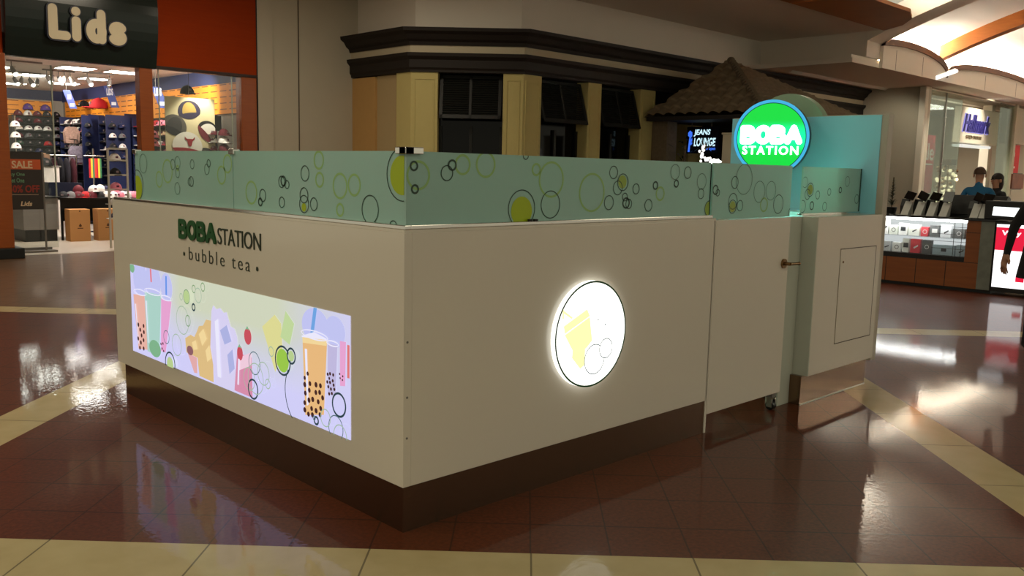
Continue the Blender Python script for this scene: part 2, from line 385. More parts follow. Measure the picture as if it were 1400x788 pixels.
# mall ceiling over the shop fronts, beam, lower soffit
struct(MB().box(-14, 18.0, 6.0, 13.2, 4.81, 5.0, CEIL).build('ceiling'))
m = MB()
m.box(18.0, 18.75, 6.49, 13, 4.25, 5.0, CEIL)
struct(m.build('ceiling', bevel=.01))
struct(MB().box(17.3, 42, 6.49, 12, 4.06, 4.16, CEIL).box(17.4, 42, 6.56, 7.0, 4.16, 4.25, CEIL).build('ceiling'))
# high flat ceiling over the near walkway
struct(MB().box(-14, 12.0, -10, 4.66, 6.0, 6.15, mat('high_ceiling_paint', S(150, 136, 112), .85)).build('ceiling'))
# wooden border panels along the ceiling edge
for k, x0 in enumerate([-14, -9, -4, 1, 5.4, 9.6, 13.6]):
    x1 = [-9, -4, 1, 5.4, 9.6, 13.6, 17.7][k]
    if k < 6: pts = [(x0+.02, 6.0), (x0+.02, 4.68), (x1-.02, 4.68), (x1-.02, 6.0)]
    else: pts = [(x0+.02, 6.0), (x0+.02, 4.68), (15.85, 4.68), (16.6, 4.95), (17.25, 5.4), (17.7, 6.0)]
    struct(MB().prism(pts, 4.74, 4.81, SOFW).build('trim_1', bevel=.006))
# walls
struct(MB().box(6.02, 8.8, 12.45, 12.7, 0, 4.81, CREAMW).box(6.88, 6.9, 12.44, 12.45, 0, 4.81, mat('wall_joint', S(90, 80, 66), .8)).box(6.02, 6.34, 12.42, 12.45, 0, 4.81, CREAMW).build('wall_north'))
struct(MB().box(23.5, 23.75, 7.2, 12, 0, 4.16, CREAMW).box(23.47, 23.5, 7.34, 7.38, 0, 4.1, mat('wall_joint2', S(96, 86, 76), .8)).build('wall_east'))
# vault: ribs and luminous shell over the far corridor
def vz(y, off=0): return 4.6-14.4+sqrt(249.6-y*y)+off
def vault(x0, x1, ymax, off, m, th=.06):
    b = MB(); N = 28; ys = [-ymax+2*ymax*i/N for i in range(N+1)]
    vs = [(x0, y, vz(y, off)) for y in ys]+[(x1, y, vz(y, off)) for y in ys]+[(x0, y, vz(y, off)+th) for y in ys]+[(x1, y, vz(y, off)+th) for y in ys]; n = N+1
    for i in range(N):
        b.add([vs[i], vs[i+1], vs[n+i+1], vs[n+i]], [(0, 1, 2, 3)], m, True)
        b.add([vs[2*n+i], vs[2*n+i+1], vs[3*n+i+1], vs[3*n+i]], [(3, 2, 1, 0)], m, True)
    return b
def rib(x0, x1, m, dep, off=0, ymax=6.49):
    b = MB(); N = 36; ys = [-ymax+2*ymax*i/N for i in range(N+1)]
    for i in range(N):
        a, c = ys[i], ys[i+1]; za, zc = vz(a, off), vz(c, off)
        b.add([(x0, a, za), (x1, a, za), (x1, a, za+dep), (x0, a, za+dep), (x0, c, zc), (x1, c, zc), (x1, c, zc+dep), (x0, c, zc+dep)],
              [(0, 1, 5, 4), (1, 2, 6, 5), (2, 3, 7, 6), (3, 0, 4, 7)], m)
    return b
struct(vault(18.0, 46, 8.4, .42, VAULT).build('ceiling'))
struct(vault(12.0, 18.0, 5.5, .40, VAULT).build('ceiling'))
struct(rib(18.0, 18.75, CEIL, .48).build('trim_2'))
for x in (22.2, 31.0): struct(rib(x, x+.32, ARCHW, .36, -.02).build('trim_3'))
# arched panels closing the vault above the shop fronts
def lunette(x0, x1, rise, side, xc=None):
    y = 6.49*side; cx = (x0+x1)/2; hw = (x1-x0)/2; xc = xc or x0
    top = []
    for i in range(33):
        a = pi-pi*i/32; px, pz = cx+hw*cos(a), 4.16+rise*max(0, sin(a))**.85
        if px < xc: continue
        if not top and px > xc:
            f = min(1, max(-1, (xc-cx)/hw)); top.append((xc, 4.16+rise*max(0, sqrt(max(0, 1-f*f)))**.85))
        top.append((px, pz))
    T = Matrix(((1, 0, 0, 0), (0, 0, -1, y), (0, 1, 0, 0), (0, 0, 0, 1)))
    b = MB(); b.prism([(xc, 4.055)]+top+[(x1, 4.055)], .002, .08, CEIL, T)
    for q in (cx-hw*.3, cx+hw*.35):
        if q > xc+.3: b.box(q-.012, q+.012, 4.07, 4.1+rise*.9, .08, .082, mat('lunette_joint', S(120, 108, 92), .8), T)
    struct(b.build('wall_lunette'))
    c = MB()
    for a, d in zip(top, top[1:]):
        c.add([(a[0], y-.12, a[1]), (a[0], y+.16, a[1]), (d[0], y+.16, d[1]), (d[0], y-.12, d[1]), (a[0], y-.12, a[1]+.15), (a[0], y+.16, a[1]+.15), (d[0], y+.16, d[1]+.15), (d[0], y-.12, d[1]+.15)],
              [(0, 1, 2, 3), (7, 6, 5, 4), (0, 3, 7, 4), (1, 5, 6, 2)], ARCHD)
    struct(c.build('trim_4'))
lunette(17.7, 22.6, .48, 1, 18.68); lunette(22.6, 30.9, .42, 1)
lunette(17.7, 22.6, .48, -1, 18.76); lunette(22.6, 30.9, .42, -1)
# long lamp at the foot of the wooden rib
t = thing('cove_light', 'long white fluorescent lamp at the foot of the wooden ceiling arch', 'light', (22.4, 6.4, 4.3))
MB().tube([(21.9, 6.42, 4.10), (22.9, 6.28, 4.36)], .05, emi('tube_white', (1, .98, .94, 1), 1.6)).build('tube', t)
MB().tube([(21.9, 6.46, 4.14), (22.9, 6.32, 4.40)], .03, CHROME).build('bracket', t)

# ------------------------------------------------------------------ bay front with cornice
A = Vector((8.1, 10.53)); B = Vector((9.57, 9.06)); XE = 23.5
def offset_path(d):      # path of the bay pushed outward by d
    k = d*math.tan(pi/8)
    return [(8.1-d, 12.45), (8.1-d, 10.53-k), (9.57-k, 9.06-d), (XE, 9.06-d)]
def sweep(prof, m, b=None):   # prof: list of (d, z)
    b = b or MB(); ps = [[(x, y, z) for x, y in offset_path(d)] for d, z in prof]
    n = len(prof)
    for i in range(n):
        p, q = ps[i], ps[(i+1) % n]
        for k in range(3): b.add([p[k], p[k+1], q[k+1], q[k]], [(0, 1, 2, 3)], m)
    b.add([p[0] for p in ps], [tuple(range(n))], m); b.add([p[3] for p in ps], [tuple(range(n))[::-1]], m)
    return b
struct(sweep([(-.30, 3.95), (-.30, 4.82), (-.14, 4.82), (-.14, 3.95)], WALLB).build('wall_bay'))
struct(sweep([(-.2, 3.74), (.06, 3.74), (.08, 3.80), (.14, 3.84), (.19, 3.92), (.27, 3.97), (.28, 4.03), (-.2, 4.03)], CORN).build('trim_5'))
struct(sweep([(-.2, 3.60), (.03, 3.60), (.03, 3.74), (-.2, 3.74)], CREAMB).build('trim_6'))
struct(sweep([(-.2, 3.26), (.03, 3.26), (.03, 3.30), (.06, 3.34), (.06, 3.48), (.12, 3.54), (.13, 3.60), (-.2, 3.60)], CORN).build('trim_7'))
struct(sweep([(-.50, 0), (-.36, 0), (-.36, 3.3), (-.50, 3.3)], BLACK).build('wall_bay'))
def pil(pts, m, z1=3.262):
    b = MB(); b.prism(pts, 0, z1, m); return struct(b.build('trim_8', bevel=.008))
dv = (B-A).normalized(); nv = Vector((-dv.y, dv.x)); nv = -nv if nv.dot(Vector((-1, -1))) < 0 else nv
# corner pilaster at A, recess wall and wall-side pilaster on the left return
a1 = A+dv*.50
pil([(8.1, 10.98), (8.1, 10.53), tuple(A), tuple(a1), tuple(a1-nv*.34), (8.44, 10.98)][0:2]+[tuple(a1), tuple(a1-nv*.34), (8.5, 10.98)], YEL)
struct(MB().box(8.16, 8.4, 10.98, 11.68, 0, 3.25, mat('recess_stucco', S(176, 154, 112), .8)).build('wall_bay'))
struct(MB().box(8.1, 8.4, 11.68, 12.45, 0, 3.24, TAN).build('trim_8', bevel=.008))
b1 = B-dv*.37
pil([tuple(b1), tuple(B), (10.06, 9.06), (10.06, 9.42), tuple(b1-nv*.34)], YEL)
for x0, x1 in ((11.39, 11.80), (13.08, 13.59), (14.9, 15.4), (16.8, 17.3), (19.0, 19.5), (21.3, 21.8)):
    struct(MB().box(x0, x1, 9.06, 9.75, 0, 3.262, YEL).build('trim_8', bevel=.008))
# raised frames on the pilasters
def pframe(o, u, w):
    fr = Fr(o, u, (0, 0, 1)); b = MB(); e = .06; t = .018
    for (u0, u1, v0, v1) in ((e, w-e, 3.13, 3.13+t), (e, e+t, .4, 3.13), (w-e-t, w-e, .4, 3.13)):
        b.box(u0, u1, v0, v1, 0, .012, YEL, fr.T())
    struct(b.build('trim_9'))
pframe((A.x, A.y, 0), (dv.x, dv.y, 0), .50); pframe((b1.x, b1.y, 0), (dv.x, dv.y, 0), .37); pframe((9.57, 9.06, 0), (1, 0, 0), .49)
pframe((11.39, 9.06, 0), (1, 0, 0), .41); pframe((13.08, 9.06, 0), (1, 0, 0), .51)
# windows of the bay: dark glass, mullions, sloping louvred shutters
def window(o, u, w, num, label):
    fr = Fr(o, u, (0, 0, 1))
    b = MB(); b.box(0, w, 0, 3.28, -.34, -.30, DARKGL, fr.T())
    for uu in (0, w/2-.03, w-.06): b.box(uu, uu+.06, 0, 2.3, -.30, -.25, SHUT, fr.T())
    b.box(0, w, 1.05, 1.12, -.30, -.25, SHUT, fr.T())
    struct(b.build('window_%d' % num))
    t = thing('window_shutter', label, 'shutter', fr.o + fr.u*(w/2) + Vector((0, 0, 3.2)), 'dark louvred shutters over the bay windows')
    # hinged at the top, lower edge pushed outwards
    p0 = Vector((0, 3.22, -.22)); p1 = Vector((0, 2.42, .02)); e = .045
    d = (p1-p0); Ls = d.length; d.normalize()
    F2 = Fr(fr.o + fr.u*.03 + fr.v*3.22 + fr.n*(-.22), fr.u, -(fr.v*d.y + fr.n*d.z))
    ww = w-.06; fb = MB()
    for (u0, u1, v0, v1) in ((0, ww, -.06, 0), (0, ww, -Ls, -Ls+.07), (0, .06, -Ls, 0), (ww-.06, ww, -Ls, 0), (ww/2-.025, ww/2+.025, -Ls, 0)):
        fb.box(u0, u1, v0, v1, 0, .04, SHUT, F2.T())
    fb.build('shutter_frame', t)
    lb = MB(); n = 16
    for i in range(n):
        v = -.06-(Ls-.13)*(i+.5)/n; c = .022
        for (ua, ub) in ((.06, ww/2-.025), (ww/2+.025, ww-.06)):
            lb.add([(ua, v+c, .006), (ub, v+c, .006), (ub, v-c, .034), (ua, v-c, .034), (ua, v+c-.006, .0), (ub, v+c-.006, .0), (ub, v-c-.006, .028), (ua, v-c-.006, .028)], [(0, 3, 2, 1), (4, 5, 6, 7), (0, 1, 5, 4), (2, 3, 7, 6)], SHUT, False, F2.T())
    lb.build('louvres', t)
window((a1.x, a1.y, 0), (dv.x, dv.y, 0), (b1-a1).length, 1, 'dark louvred window shutter facing the kiosk corner, in the angled side of the yellow bay')
window((10.06, 9.06, 0), (1, 0, 0), 1.33, 2, 'dark louvred window shutter just right of the broad folded yellow pilaster')
window((11.8, 9.06, 0), (1, 0, 0), 1.28, 3, 'dark louvred window shutter nearest the tiled roof, between two narrow yellow pilasters')

# ------------------------------------------------------------------ tiled hut canopy
def hut():
    t = thing('tiled_canopy', 'hipped canopy of brown barrel roof tiles projecting from the yellow bay front', 'canopy', (14.8, 8, 0))
    ap = Vector((14.75, 8.0, 3.93)); c0 = Vector((13.2, 9.06, 2.68)); c1 = Vector((13.2, 6.2, 2.68)); c2 = Vector((18.4, 6.2, 2.68))
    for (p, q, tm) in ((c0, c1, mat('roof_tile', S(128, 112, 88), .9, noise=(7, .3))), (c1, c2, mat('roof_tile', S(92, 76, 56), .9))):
        b = MB(); e = (q-p).normalized(); L = (q-p).length; ua = (ap-p).dot(e); base = p+e*ua; sl = ap-base; H = sl.length; s = sl.normalized(); n = e.cross(s)
        if n.z < 0: n = -n
        NR, NC = 64, 150; rows = []
        for j in range(NR+1):
            f = j/NR; ul = ua*f; ur = L-(L-ua)*f; row = []
            if p is c0: ur = L-(L-ua)*f
            for i in range(NC+1):
                u = ul+(ur-ul)*i/NC; pt = .27 if p is c0 else .17; h = .22*pt*abs(sin(pi*u/pt)); cz = (f*H/(pt*1.0)) % 1.0
                row.append(p+e*u+s*(f*H)+n*(h+.14*pt*(1-cz)))
            rows.append(row)
        vs = [v for r in rows for v in r]; W = NC+1
        b.add(vs, [(j*W+i, j*W+i+1, (j+1)*W+i+1, (j+1)*W+i) for j in range(NR) for i in range(NC)], tm)
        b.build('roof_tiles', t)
    # back slope closes the roof towards the wall; underside board
    b = MB(); b.add([c0, c2+Vector((0, 2.86, 0)), ap], [(0, 1, 2)], BARK); b.add([c2, c2+Vector((0, 2.86, 0)), ap], [(0, 1, 2)], BARK); b.build('roof_deck', t)
    b = MB(); b.box(13.22, 18.3, 6.25, 9.0, 2.60, 2.68, CORN); b.build('eave_board', t)
    r = MB()
    for i in range(24):
        f0, f1 = i/24, (i+.9)/24; a = c1.lerp(ap, f0); c = c1.lerp(ap, f1); r.cyl(a+Vector((0, 0, .05)), c+Vector((0, 0, .03)), .085, BARK, .065, 10)
    r.build('ridge_tiles', t)
    MB().box(13.5, 13.85, 8.65, 9.05, 0, 2.60, BARK).build('stone_pier', t)
    MB().box(17.4, 17.9, 6.5, 6.9, 0, 2.60, BARK).build('stone_pier', t)
    MB().box(15.2, 15.4, 6.6, 8.9, 0, 2.60, mat('hut_wall', S(28, 24, 20), .8)).build('back_panel', t)
hut()
# lit blue shop sign hanging under the canopy
t = thing('hanging_sign', 'glowing blue and white sign reading JEANS LOUNGE under the tiled canopy', 'sign', (14.2, 8.2, 2.3))
fr = Fr((14.2, 8.63, 0), (0, -1, 0), (0, 0, 1))
MB().box(0, 0.78, 1.95, 2.52, -.06, 0, mat('sign_navy', S(10, 14, 40), .25), fr.T()).build('sign_board', t)
b = MB(); CW = emi('sign_cyan', (.62, .9, 1, 1), 1.1); CB = emi('sign_blue', (.05, .18, .9, 1), 1.0)
text(b, fr, 'JEANS', .18, .60, 2.31, 2.46, CW, .003, bold=.03, shear=.15); text(b, fr, 'LOUNGE', .19, .74, 2.10, 2.28, CW, .003, bold=.03, shear=.15)
text(b, fr, 'now open', .42, .74, 2.00, 2.07, CB, .003, bold=.02); b.build('lettering', t)
b = MB()
poly(b, fr, [(.02, 2.38), (.08, 2.44), (.14, 2.40), (.15, 2.15), (.10, 2.12), (.09, 1.98), (.04, 1.98), (.05, 2.10), (.07, 2.30), (.03, 2.33)], CB, .004); b.build('figure_emblem', t)
for uu in (.1, .6): MB().tube([tuple(fr.T() @ Vector((uu, 2.52, -.03))), tuple(fr.T() @ Vector((uu, 2.60, -.03)))], .01, GREY).build('hanger', t)
# white glowing ornament in front of the hut
b = MB()
t = thing('lit_floor_lamp', 'bright white ragged-shaped glowing lamp below the JEANS LOUNGE sign', 'lamp', (12.6, 6.75, 0))
LW = emi('lamp_white', (1, .96, .88, 1), 2.2)
random.seed(31)
for i in range(46):
    f = random.random(); dx = -.10+.42*f+random.uniform(-.03, .03); zt = 2.06-.62*max(0, f-.12)+random.uniform(-.05, .03); z_ = random.uniform(1.74, max(1.78, zt))
    b.ell((12.6+random.uniform(-.04, .04), 7.06-dx, z_), (.03, random.uniform(.015, .04), random.uniform(.02, .05)), LW, 8, 6)
b.build('lamp_shade', t)
b = MB(); random.seed(5)
for i in range(16):
    a = random.uniform(-1.0, 1.2); L = random.uniform(.12, .24); o = Vector((12.6, 7.08, 1.98)); b.cyl(o, o+Vector((random.uniform(-.05, .05), -sin(a)*L, cos(a)*L)), .008, LEAF if i % 2 else GREY, .003, 6)
b.build('twigs', t); MB().cyl((12.6, 7.0, 0.04), (12.6, 7.0, 1.8), .03, BLACK).build('pole', t); MB().cyl((12.6, 7.0, 0), (12.6, 7.0, .04), .2, BLACK, n=24).build('base', t)
t = thing('pale_column', 'pale cream box column between the blue sign and the round green sign', 'column', (13.2, 6.9, 0))
MB().box(13.2, 13.5, 6.72, 7.08, 0, 2.29, CREAMB).build('shaft', t, .01); MB().box(13.18, 13.52, 6.70, 7.10, 2.29, 2.33, CREAMB).build('cap', t, .01)
b = MB(); random.seed(9)
t = thing('potted_plant', 'tall dark leafy plant beside the stone pier under the canopy', 'plant', (13.7, 8.2, 0))
for i in range(120):
    a = random.uniform(0, 2*pi); z = random.uniform(.7, 2.3); r = random.uniform(.05, .28); c = Vector((13.75+r*cos(a), 8.35+r*.8*sin(a), z)); L = random.uniform(.1, .2)
    d = Vector((cos(a), sin(a), random.uniform(-.3, .8))).normalized()*L; sd = Vector((-sin(a), cos(a), 0))*.02
    b.add([c, c+d*.5+sd, c+d, c+d*.5-sd], [(0, 1, 2, 3)], LEAF)
b.build('foliage', t); MB().cyl((13.75, 8.35, 0), (13.75, 8.35, .5), .16, BLACK, .2, 20).build('pot', t); MB().cyl((13.75, 8.35, .5), (13.75, 8.35, 2.1), .03, BARK).build('stem', t)

# =================================================================== KIOSK
HT, HB, HG = 1.244, .195, 1.566
kx = thing('kiosk_counter', 'large white bubble tea kiosk counter with steel foot and frosted bubble-patterned glass screen', 'kiosk', (1, 1.2, 0))
FL = Fr((0, 0, 0), (0, -1, 0), (0, 0, 1)); FRt = Fr((0, 0, 0), (1, 0, 0), (0, 0, 1))
box1('front_panel', 0, .04, 0, 3.10, HB, HT, WHITE, kx, .002)
box1('front_panel', .04, 2.195, 0, .04, HB, HT, WHITE, kx, .002)
box1('end_panel', .04, .70, 3.06, 3.10, HB, HT, WHITE, kx, .002)
MB().prism([(.04, .04), (2.19, .04), (2.19, .70), (.70, .70), (.70, 3.06), (.04, 3.06)], .06, HT-.03, PANELW).build('cabinet_body', kx)
MB().prism([(.0, .0), (2.20, .0), (2.20, .72), (.72, .72), (.72, 3.10), (.0, 3.10)], HT, HT+.012, WHITE).build('worktop', kx, .002)
MB().prism([(.006, .006), (2.19, .006), (2.19, .03), (.03, .03), (.03, 2.97), (.68, 2.97), (.68, 2.99), (.006, 2.99)], 0, HB, STEEL).build('kick_plate', kx)
b = MB(); b.box(.002, .034, -.0, 3.08, HT+.012, HT+.030, CHROME); b.box(.034, 2.17, .002, .034, HT+.012, HT+.030, CHROME); b.build('glass_channel', kx, .003)
for x in (.715, .75): MB().tube([(x, .012, HT+.03), (x, .012, HT+.038)], .012, BLACK).build('channel_screw', kx)
gl = box1('glass_panel', .030, .042, .042, 1.488, HT+.02, HG, FROST, kx); gl2 = box1('glass_panel', .030, .042, 1.494, 2.775, HT+.02, HG, FROST, kx)
gr = box1('glass_panel', .030, 2.165, .030, .042, HT+.02, HG, FROST, kx)
L1 = [(2.648, 1.49, 0.059, 'p'), (2.223, 1.489, 0.031, 'p'), (2.158, 1.499, 0.037, 'p'), (2.16, 1.469, 0.018, 'y'), (2.162, 1.442, 0.028, 'p'), (2.169, 1.354, 0.035, 'p'), (1.968, 1.493, 0.027, 'p'), (1.789, 1.468, 0.03, 'p'), (1.765, 1.5, 0.022, 'd'), (1.985, 1.398, 0.029, 'd'), (2.007, 1.396, 0.022, 'p'), (1.184, 1.35, 0.032, 'd'), (1.208, 1.317, 0.022, 'k'), (1.0, 1.421, 0.029, 'd'), (0.983, 1.425, 0.026, 'k'), (0.95, 1.409, 0.021, 'd'), (1.0, 1.324, 0.027, 'd'), (2.75, 1.343, 0.073, 'F'), (2.75, 1.359, 0.093, 'd'), (2.3, 1.45, .07, 'y'), (1.55, 1.5, .05, 'y'), (1.62, 1.44, .05, 'y'), (1.3, 1.36, .06, 'y'), (2.42, 1.40, .05, 'y')]
L2 = [(0.789, 1.464, 0.037, 'd'), (0.799, 1.364, 0.037, 'd'), (0.799, 1.324, 0.042, 'd'), (0.801, 1.309, 0.02, 'F'), (0.715, 1.327, 0.031, 'd'), (0.275, 1.324, 0.061, 'd'), (0.05, 1.474, 0.109, 'd'), (0.056, 1.47, 0.079, 'F'), (0.113, 1.261, 0.027, 'd'), (0.666, 1.438, 0.036, 'y'), (0.502, 1.415, 0.058, 'y'), (0.502, 1.311, 0.031, 'y'), (0.393, 1.422, 0.049, 'y'), (0.672, 1.525, 0.043, 'y')]
R1 = [(0.067, 1.508, 0.021, 'k'), (0.073, 1.416, 0.02, 'k'), (0.09, 1.471, 0.06, 'y'), (0.238, 1.482, 0.033, 'd'), (0.266, 1.515, 0.024, 'k'), (0.324, 1.518, 0.044, 'y'), (0.454, 1.521, 0.057, 'y')]
R2 = [(0.676, 1.33, 0.085, 'd'), (0.676, 1.318, 0.066, 'F'), (0.694, 1.565, 0.018, 'd'), (0.764, 1.505, 0.03, 'y'), (0.865, 1.461, 0.084, 'y'), (0.863, 1.346, 0.065, 'd'), (1.153, 1.401, 0.095, 'y'), (1.311, 1.5, 0.033, 'd'), (1.386, 1.452, 0.044, 'd'), (1.383, 1.454, 0.033, 'H'), (1.348, 1.424, 0.037, 'd'), (1.283, 1.351, 0.037, 'd'), (1.407, 1.378, 0.022, 'd'), (1.418, 1.348, 0.029, 'k'), (1.44, 1.343, 0.026, 'd'), (1.495, 1.419, 0.028, 'd'), (1.657, 1.437, 0.023, 'k'), (1.604, 1.334, 0.033, 'd'), (1.702, 1.394, 0.039, 'y'), (1.826, 1.51, 0.042, 'p'), (1.841, 1.448, 0.022, 'k'), (1.942, 1.508, 0.034, 'd'), (2.079, 1.461, 0.045, 'p'), (2.078, 1.393, 0.03, 'd'), (2.166, 1.309, 0.046, 'd'), (2.166, 1.309, 0.04, 'H')]
G1 = [(2.199, 1.415, 0.029, 'k'), (2.223, 1.399, 0.021, 'd'), (2.494, 1.477, 0.09, 'p'), (2.396, 1.458, 0.037, 'd'), (2.386, 1.349, 0.048, 'd'), (2.385, 1.318, 0.041, 'd'), (2.385, 1.318, 0.032, 'H'), (2.464, 1.323, 0.033, 'd'), (2.672, 1.404, 0.065, 'p'), (2.806, 1.41, 0.059, 'p'), (2.905, 1.327, 0.06, 'd'), (2.735, 1.325, 0.045, 'y'), (3.069, 1.269, 0.035, 'd')]
B1 = [(3.385, 1.463, 0.037, 'p'), (3.463, 1.414, 0.047, 'd'), (3.463, 1.414, 0.035, 'H'), (3.429, 1.383, 0.037, 'd'), (3.572, 1.379, 0.03, 'd'), (3.735, 1.399, 0.026, 'd'), (3.899, 1.412, 0.023, 'k'), (3.999, 1.473, 0.037, 'p'), (3.498, 1.307, 0.03, 'k'), (3.371, 1.303, 0.043, 'd'), (3.681, 1.299, 0.031, 'd'), (4.166, 1.347, 0.034, 'd')]
HALFL = mat('soft_lime', S(150, 176, 70), .4)
def bubbles(fr, lst, clip, parent, neg=False):
    b = MB()
    for u, v, r, st in lst:
        if neg: u = -u
        if st in 'FH': disc(b, fr, u, v, r, LIME if st == 'F' else HALFL, .0012, clip=clip)
        else:
            wd = {'d': .0045, 'p': .0035, 'k': .008, 'y': .010}[st]
            ring(b, fr, u, v, r, wd, {'d': RINGD, 'p': RINGP, 'k': RINGD, 'y': RINGY}[st], .0008 if st == 'y' else .0018, clip=clip)
    b.build('bubble_print', parent)
FLg = Fr((.030, 0, 0), (0, -1, 0), (0, 0, 1)); FRg = Fr((0, .030, 0), (1, 0, 0), (0, 0, 1)); FBg = Fr((0, .10, 0), (1, 0, 0), (0, 0, 1))
bubbles(FLg, [q for q in L1 if q[0] > 1.49], (-2.775, -1.494, HT+.03, HG), gl2, True)
bubbles(FLg, [q for q in L1 if q[0] < 1.49]+L2, (-1.488, -.042, HT+.03, HG), gl, True)
bubbles(FRg, R1+R2, (.030, 2.165, HT+.03, HG), gr)
for (x0, x1, y0, y1) in ((.012, .056, .012, .10), (.012, .13, .012, .056)): pass
b = MB(); b.box(.014, .058, .014, .085, HG-.012, HG+.016, CHROME); b.box(.014, .105, .014, .058, HG-.012, HG+.016, CHROME); b.build('glass_clip', kx, .003)
box1('glass_clip', .018, .054, 1.462, 1.52, HG-.018, HG+.010, CHROME, kx, .003)
box1('glass_clip', .018, .054, 2.735, 2.79, HG-.018, HG+.010, CHROME, kx, .003)
for z in (.803, .574, .403): MB().cyl((.018, .001, z), (.018, -.002, z), .005, GREY, n=10).build('panel_screw', kx)
# lettering on the short side
b = MB(); strokes(b, FL, 'BOBA', -2.088, -1.628, 1.076, 1.188, .027, DGREEN, .001, .008, gap=.20); b.build('boba_lettering', kx)
b = MB(); text(b, FL, 'STATION', -1.612, -1.152, 1.080, 1.166, CHAR, .001, .004, bold=-.008, spacing=.95); b.build('station_lettering', kx)
b = MB(); text(b, FL, 'bubble tea', -1.97, -1.268, .966, 1.036, CHAR, .001, .002, bold=-.012, spacing=1.35)
disc(b, FL, -2.034, .993, .012, CHAR, .002, 20); disc(b, FL, -1.194, .987, .012, CHAR, .002, 20); b.build('tagline_lettering', kx)
# backlit drinks picture
def lightbox_mat():
    m = bpy.data.materials.new('backlit_print_ground'); m.use_nodes = True; nt = m.node_tree; b = nt.nodes['Principled BSDF']; b.inputs['Base Color'].default_value = (.02, .02, .02, 1); b.inputs['Roughness'].default_value = .15
    g = nt.nodes.new('ShaderNodeNewGeometry'); sp = nt.nodes.new('ShaderNodeSeparateXYZ'); nt.links.new(g.outputs['Position'], sp.inputs[0])
    mr = nt.nodes.new('ShaderNodeMapRange'); mr.inputs[1].default_value = .42; mr.inputs[2].default_value = .70; nt.links.new(sp.outputs[2], mr.inputs[0])
    yr = nt.nodes.new('ShaderNodeMapRange'); yr.inputs[1].default_value = .30; yr.inputs[2].default_value = 1.0; nt.links.new(sp.outputs[1], yr.inputs[0])
    yl = nt.nodes.new('ShaderNodeMapRange'); yl.inputs[1].default_value = 2.55; yl.inputs[2].default_value = 2.1; nt.links.new(sp.outputs[1], yl.inputs[0])
    k = nt.nodes.new('ShaderNodeMath'); k.operation = 'MULTIPLY'; nt.links.new(mr.outputs[0], k.inputs[0]); nt.links.new(yr.outputs[0], k.inputs[1])
    k2 = nt.nodes.new('ShaderNodeMath'); k2.operation = 'MULTIPLY'; nt.links.new(k.outputs[0], k2.inputs[0]); nt.links.new(yl.outputs[0], k2.inputs[1])
    n = nt.nodes.new('ShaderNodeTexNoise'); n.inputs['Scale'].default_value = 5; nt.links.new(g.outputs['Position'], n.inputs['Vector'])
    mx = nt.nodes.new('ShaderNodeMix'); mx.data_type = 'RGBA'; mx.inputs[6].default_value = S(206, 204, 246); mx.inputs[7].default_value = S(204, 210, 186)
    nt.links.new(k2.outputs[0], mx.inputs[0]); nt.links.new(mx.outputs[2], b.inputs['Emission Color']); b.inputs['Emission Strength'].default_value = 1.0
    return m
LBC = (-2.83, -.375, .308, .862)
lb = MB(); rect(lb, FL, -2.83, -.375, .308, .862, lightbox_mat(), .002); lbo = lb.build('backlit_picture', kx); tag(lbo, 'glowing picture of bubble tea cups')
AC = dict(oran=(226, 158, 140), mint=(150, 200, 186), pink=(226, 140, 200), red=(220, 90, 110), blue=(60, 120, 230), tan=(214, 172, 100), pink2=(220, 150, 150), milk=(206, 198, 240), rose=(206, 110, 150), pinkw=(236, 190, 214),
          yel=(214, 208, 120), lim=(176, 206, 130), cupo=(228, 168, 92), foam=(240, 206, 130), blue2=(70, 140, 220), lav=(176, 168, 216), red2=(220, 80, 80), dome=(178, 182, 240), berry=(186, 30, 50), brown=(110, 50, 60), leafg=(90, 160, 110))
AM = {k: emi('print_'+k, S(*[int(c+(236-c)*.22) for c in v]), 1.0) for k, v in AC.items()}
for k, v in dict(g=(110, 150, 100), G=(180, 204, 140), p=(160, 184, 160), k=(30, 60, 70), d=(80, 110, 120), L=(150, 196, 70), pearl=(60, 24, 26)).items(): AM[k] = emi('print_ring_'+k, S(*v), 1.0)
ART_E = [('dome', -2.677, 0.787, 0.107, 0.114), ('dome', -2.479, 0.791, 0.117, 0.103), ('dome', -2.285, 0.773, 0.081, 0.085), ('dome', -0.659, 0.775, 0.115, 0.084), ('dome', -0.498, 0.775, 0.083, 0.07), ('leafg', -2.796, 0.84, 0.038, 0.029)]
ART_E2 = [('berry', -1.296, 0.633, 0.038, 0.043), ('berry', -1.383, 0.532, 0.031, 0.038), ('brown', -1.98, 0.448, 0.041, 0.027), ('leafg', -2.472, 0.379, 0.086, 0.052)]
